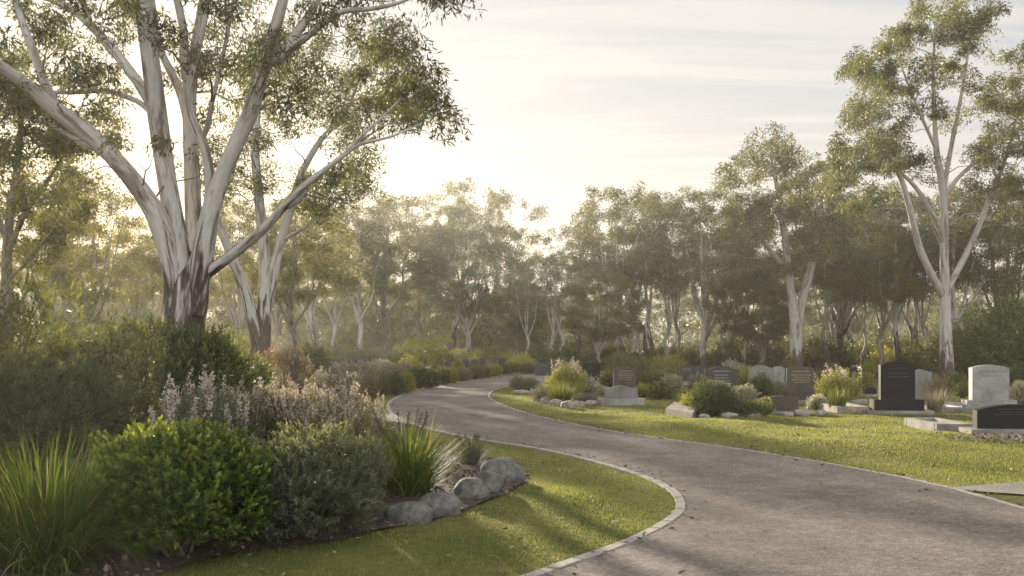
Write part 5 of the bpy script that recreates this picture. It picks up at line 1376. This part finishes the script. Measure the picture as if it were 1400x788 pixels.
chips('fallen_leaves', np.stack([x, y, height(x, y) + 0.02], 1), 0.05, tint_mat('leaf_litter', [(0, (0.07, 0.045, 0.03)), (0.7, (0.20, 0.14, 0.09)), (1, (0.36, 0.28, 0.2))]), rng, 'brown gum leaves scattered over lawn and path', 0.3, 0.006)

# ------------------------------------------------------------------ haze, sky, sun, camera
SUN_AZ, SUN_EL = 20.0, 11.5       # degrees left of the view axis, above the horizon
hm, nt, N, L = new_mat('morning_haze')
pv = N.new('ShaderNodeVolumePrincipled'); pv.inputs['Color'].default_value = (1.0, 0.96, 0.88, 1); pv.inputs['Density'].default_value = 0.00065; pv.inputs['Anisotropy'].default_value = 0.55
o = N.new('ShaderNodeOutputMaterial'); L.new(pv.outputs['Volume'], o.inputs['Volume'])
hb = MB()
hb.add([(x, y, z) for z in (-1.5, 24.0) for x, y in ((-260, -30), (260, -30), (260, 230), (-260, 230))], [(3, 2, 1, 0), (4, 5, 6, 7), (0, 1, 5, 4), (1, 2, 6, 5), (2, 3, 7, 6), (3, 0, 4, 7)])
tag(hb.build('haze', hm), None, None, None, 'stuff')

w = bpy.data.worlds.new('World'); scene.world = w; w.use_nodes = True
nt = w.node_tree; N, L = nt.nodes, nt.links; N.clear()
sky = N.new('ShaderNodeTexSky'); sky.sky_type = 'NISHITA'; sky.sun_disc = False
sky.sun_elevation = R(SUN_EL); sky.sun_rotation = R(-SUN_AZ); sky.air_density = 1.0; sky.dust_density = 2.0; sky.ozone_density = 1.5
tc = N.new('ShaderNodeTexCoord')
sx = N.new('ShaderNodeSeparateXYZ'); L.new(tc.outputs['Generated'], sx.inputs[0])
mz = N.new('ShaderNodeMath'); mz.operation = 'MAXIMUM'; mz.inputs[1].default_value = 0.06; L.new(sx.outputs['Z'], mz.inputs[0])
dx = N.new('ShaderNodeMath'); dx.operation = 'DIVIDE'; L.new(sx.outputs['X'], dx.inputs[0]); L.new(mz.outputs[0], dx.inputs[1])
dy = N.new('ShaderNodeMath'); dy.operation = 'DIVIDE'; L.new(sx.outputs['Y'], dy.inputs[0]); L.new(mz.outputs[0], dy.inputs[1])
cb_ = N.new('ShaderNodeCombineXYZ'); L.new(dx.outputs[0], cb_.inputs['X']); L.new(dy.outputs[0], cb_.inputs['Y'])
mp = N.new('ShaderNodeMapping'); mp.inputs['Scale'].default_value = (0.34, 1.0, 1); mp.inputs['Rotation'].default_value = (0, 0, R(14)); L.new(cb_.outputs[0], mp.inputs['Vector'])
cn = nnoise(N, L, mp.outputs['Vector'], 1.7, 8, 0.6, 0.9)
cr = ramp(N, [(0.43, (0, 0, 0)), (0.60, (1, 1, 1))]); L.new(cn.outputs['Fac'], cr.inputs['Fac'])
# high thin cloud veils most of the sky; streaks of it are brighter
def mixc(fac, a, b):
    n_ = N.new('ShaderNodeMix'); n_.data_type = 'RGBA'
    if isinstance(fac, float):
        n_.inputs['Factor'].default_value = fac
    else:
        L.new(fac, n_.inputs['Factor'])
    for key, v in (('A', a), ('B', b)):
        if isinstance(v, tuple):
            n_.inputs[key].default_value = (*v, 1)
        else:
            L.new(v, n_.inputs[key])
    return n_.outputs['Result']


def mapr(sock, a, b, c, d):
    n_ = N.new('ShaderNodeMapRange'); n_.interpolation_type = 'SMOOTHSTEP'; L.new(sock, n_.inputs['Value'])
    for key, v in (('From Min', a), ('From Max', b), ('To Min', c), ('To Max', d)):
        n_.inputs[key].default_value = v
    return n_.outputs['Result']


low = mapr(sx.outputs['Z'], 0.02, 0.42, 0.0, 1.0)
v1 = mixc(0.945, sky.outputs['Color'], mixc(low, (2.36, 2.21, 2.06), (1.80, 1.93, 2.12)))
streak = mixc(0.945, sky.outputs['Color'], (2.66, 2.52, 2.32))
cf = N.new('ShaderNodeMath'); cf.operation = 'MULTIPLY'; cf.inputs[1].default_value = 0.8; L.new(cr.outputs['Color'], cf.inputs[0])
v2o = mixc(cf.outputs[0], v1, streak)
# unseen sky behind the viewer, brightened as added frontal fill light
back_fill = mapr(sx.outputs['Y'], 0.25, -0.6, 1.0, 2.7)
vs_ = N.new('ShaderNodeVectorMath'); vs_.operation = 'SCALE'; L.new(v2o, vs_.inputs[0]); L.new(back_fill, vs_.inputs['Scale']); v2o = vs_.outputs['Vector']
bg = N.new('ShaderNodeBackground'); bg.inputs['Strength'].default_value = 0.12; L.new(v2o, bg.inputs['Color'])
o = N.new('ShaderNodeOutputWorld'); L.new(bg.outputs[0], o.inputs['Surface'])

sd = bpy.data.lights.new('sun', 'SUN'); sd.energy = 5.0; sd.angle = R(0.6); sd.color = (1.0, 0.86, 0.66)
so = bpy.data.objects.new('sun', sd); COL.objects.link(so)
sdir = Vector((-math.sin(R(SUN_AZ)) * math.cos(R(SUN_EL)), math.cos(R(SUN_AZ)) * math.cos(R(SUN_EL)), math.sin(R(SUN_EL))))
so.rotation_euler = sdir.to_track_quat('Z', 'Y').to_euler(); so.location = (0, 0, 40)

cd = bpy.data.cameras.new('camera'); cam = bpy.data.objects.new('camera', cd); COL.objects.link(cam)
cd.sensor_width = 36; cd.sensor_fit = 'HORIZONTAL'; cd.lens = 36 * FPX / 1400; cd.shift_y = (HY - 394) / 1400; cd.clip_start = 0.1; cd.clip_end = 3000
cam.location = (0, 0, CAMZ); cam.rotation_euler = (R(90), 0, 0)
scene.camera = cam
scene.view_settings.view_transform = 'Standard'; scene.view_settings.look = 'None'; scene.view_settings.gamma = 1; scene.view_settings.exposure = 1.35
scene.view_settings.use_curve_mapping = False
scene.render.engine = 'CYCLES'
scene.cycles.use_denoising = True
scene.cycles.max_bounces = 7; scene.cycles.diffuse_bounces = 3; scene.cycles.transmission_bounces = 5; scene.cycles.glossy_bounces = 2; scene.cycles.volume_bounces = 1
scene.cycles.sample_clamp_indirect = 6.0
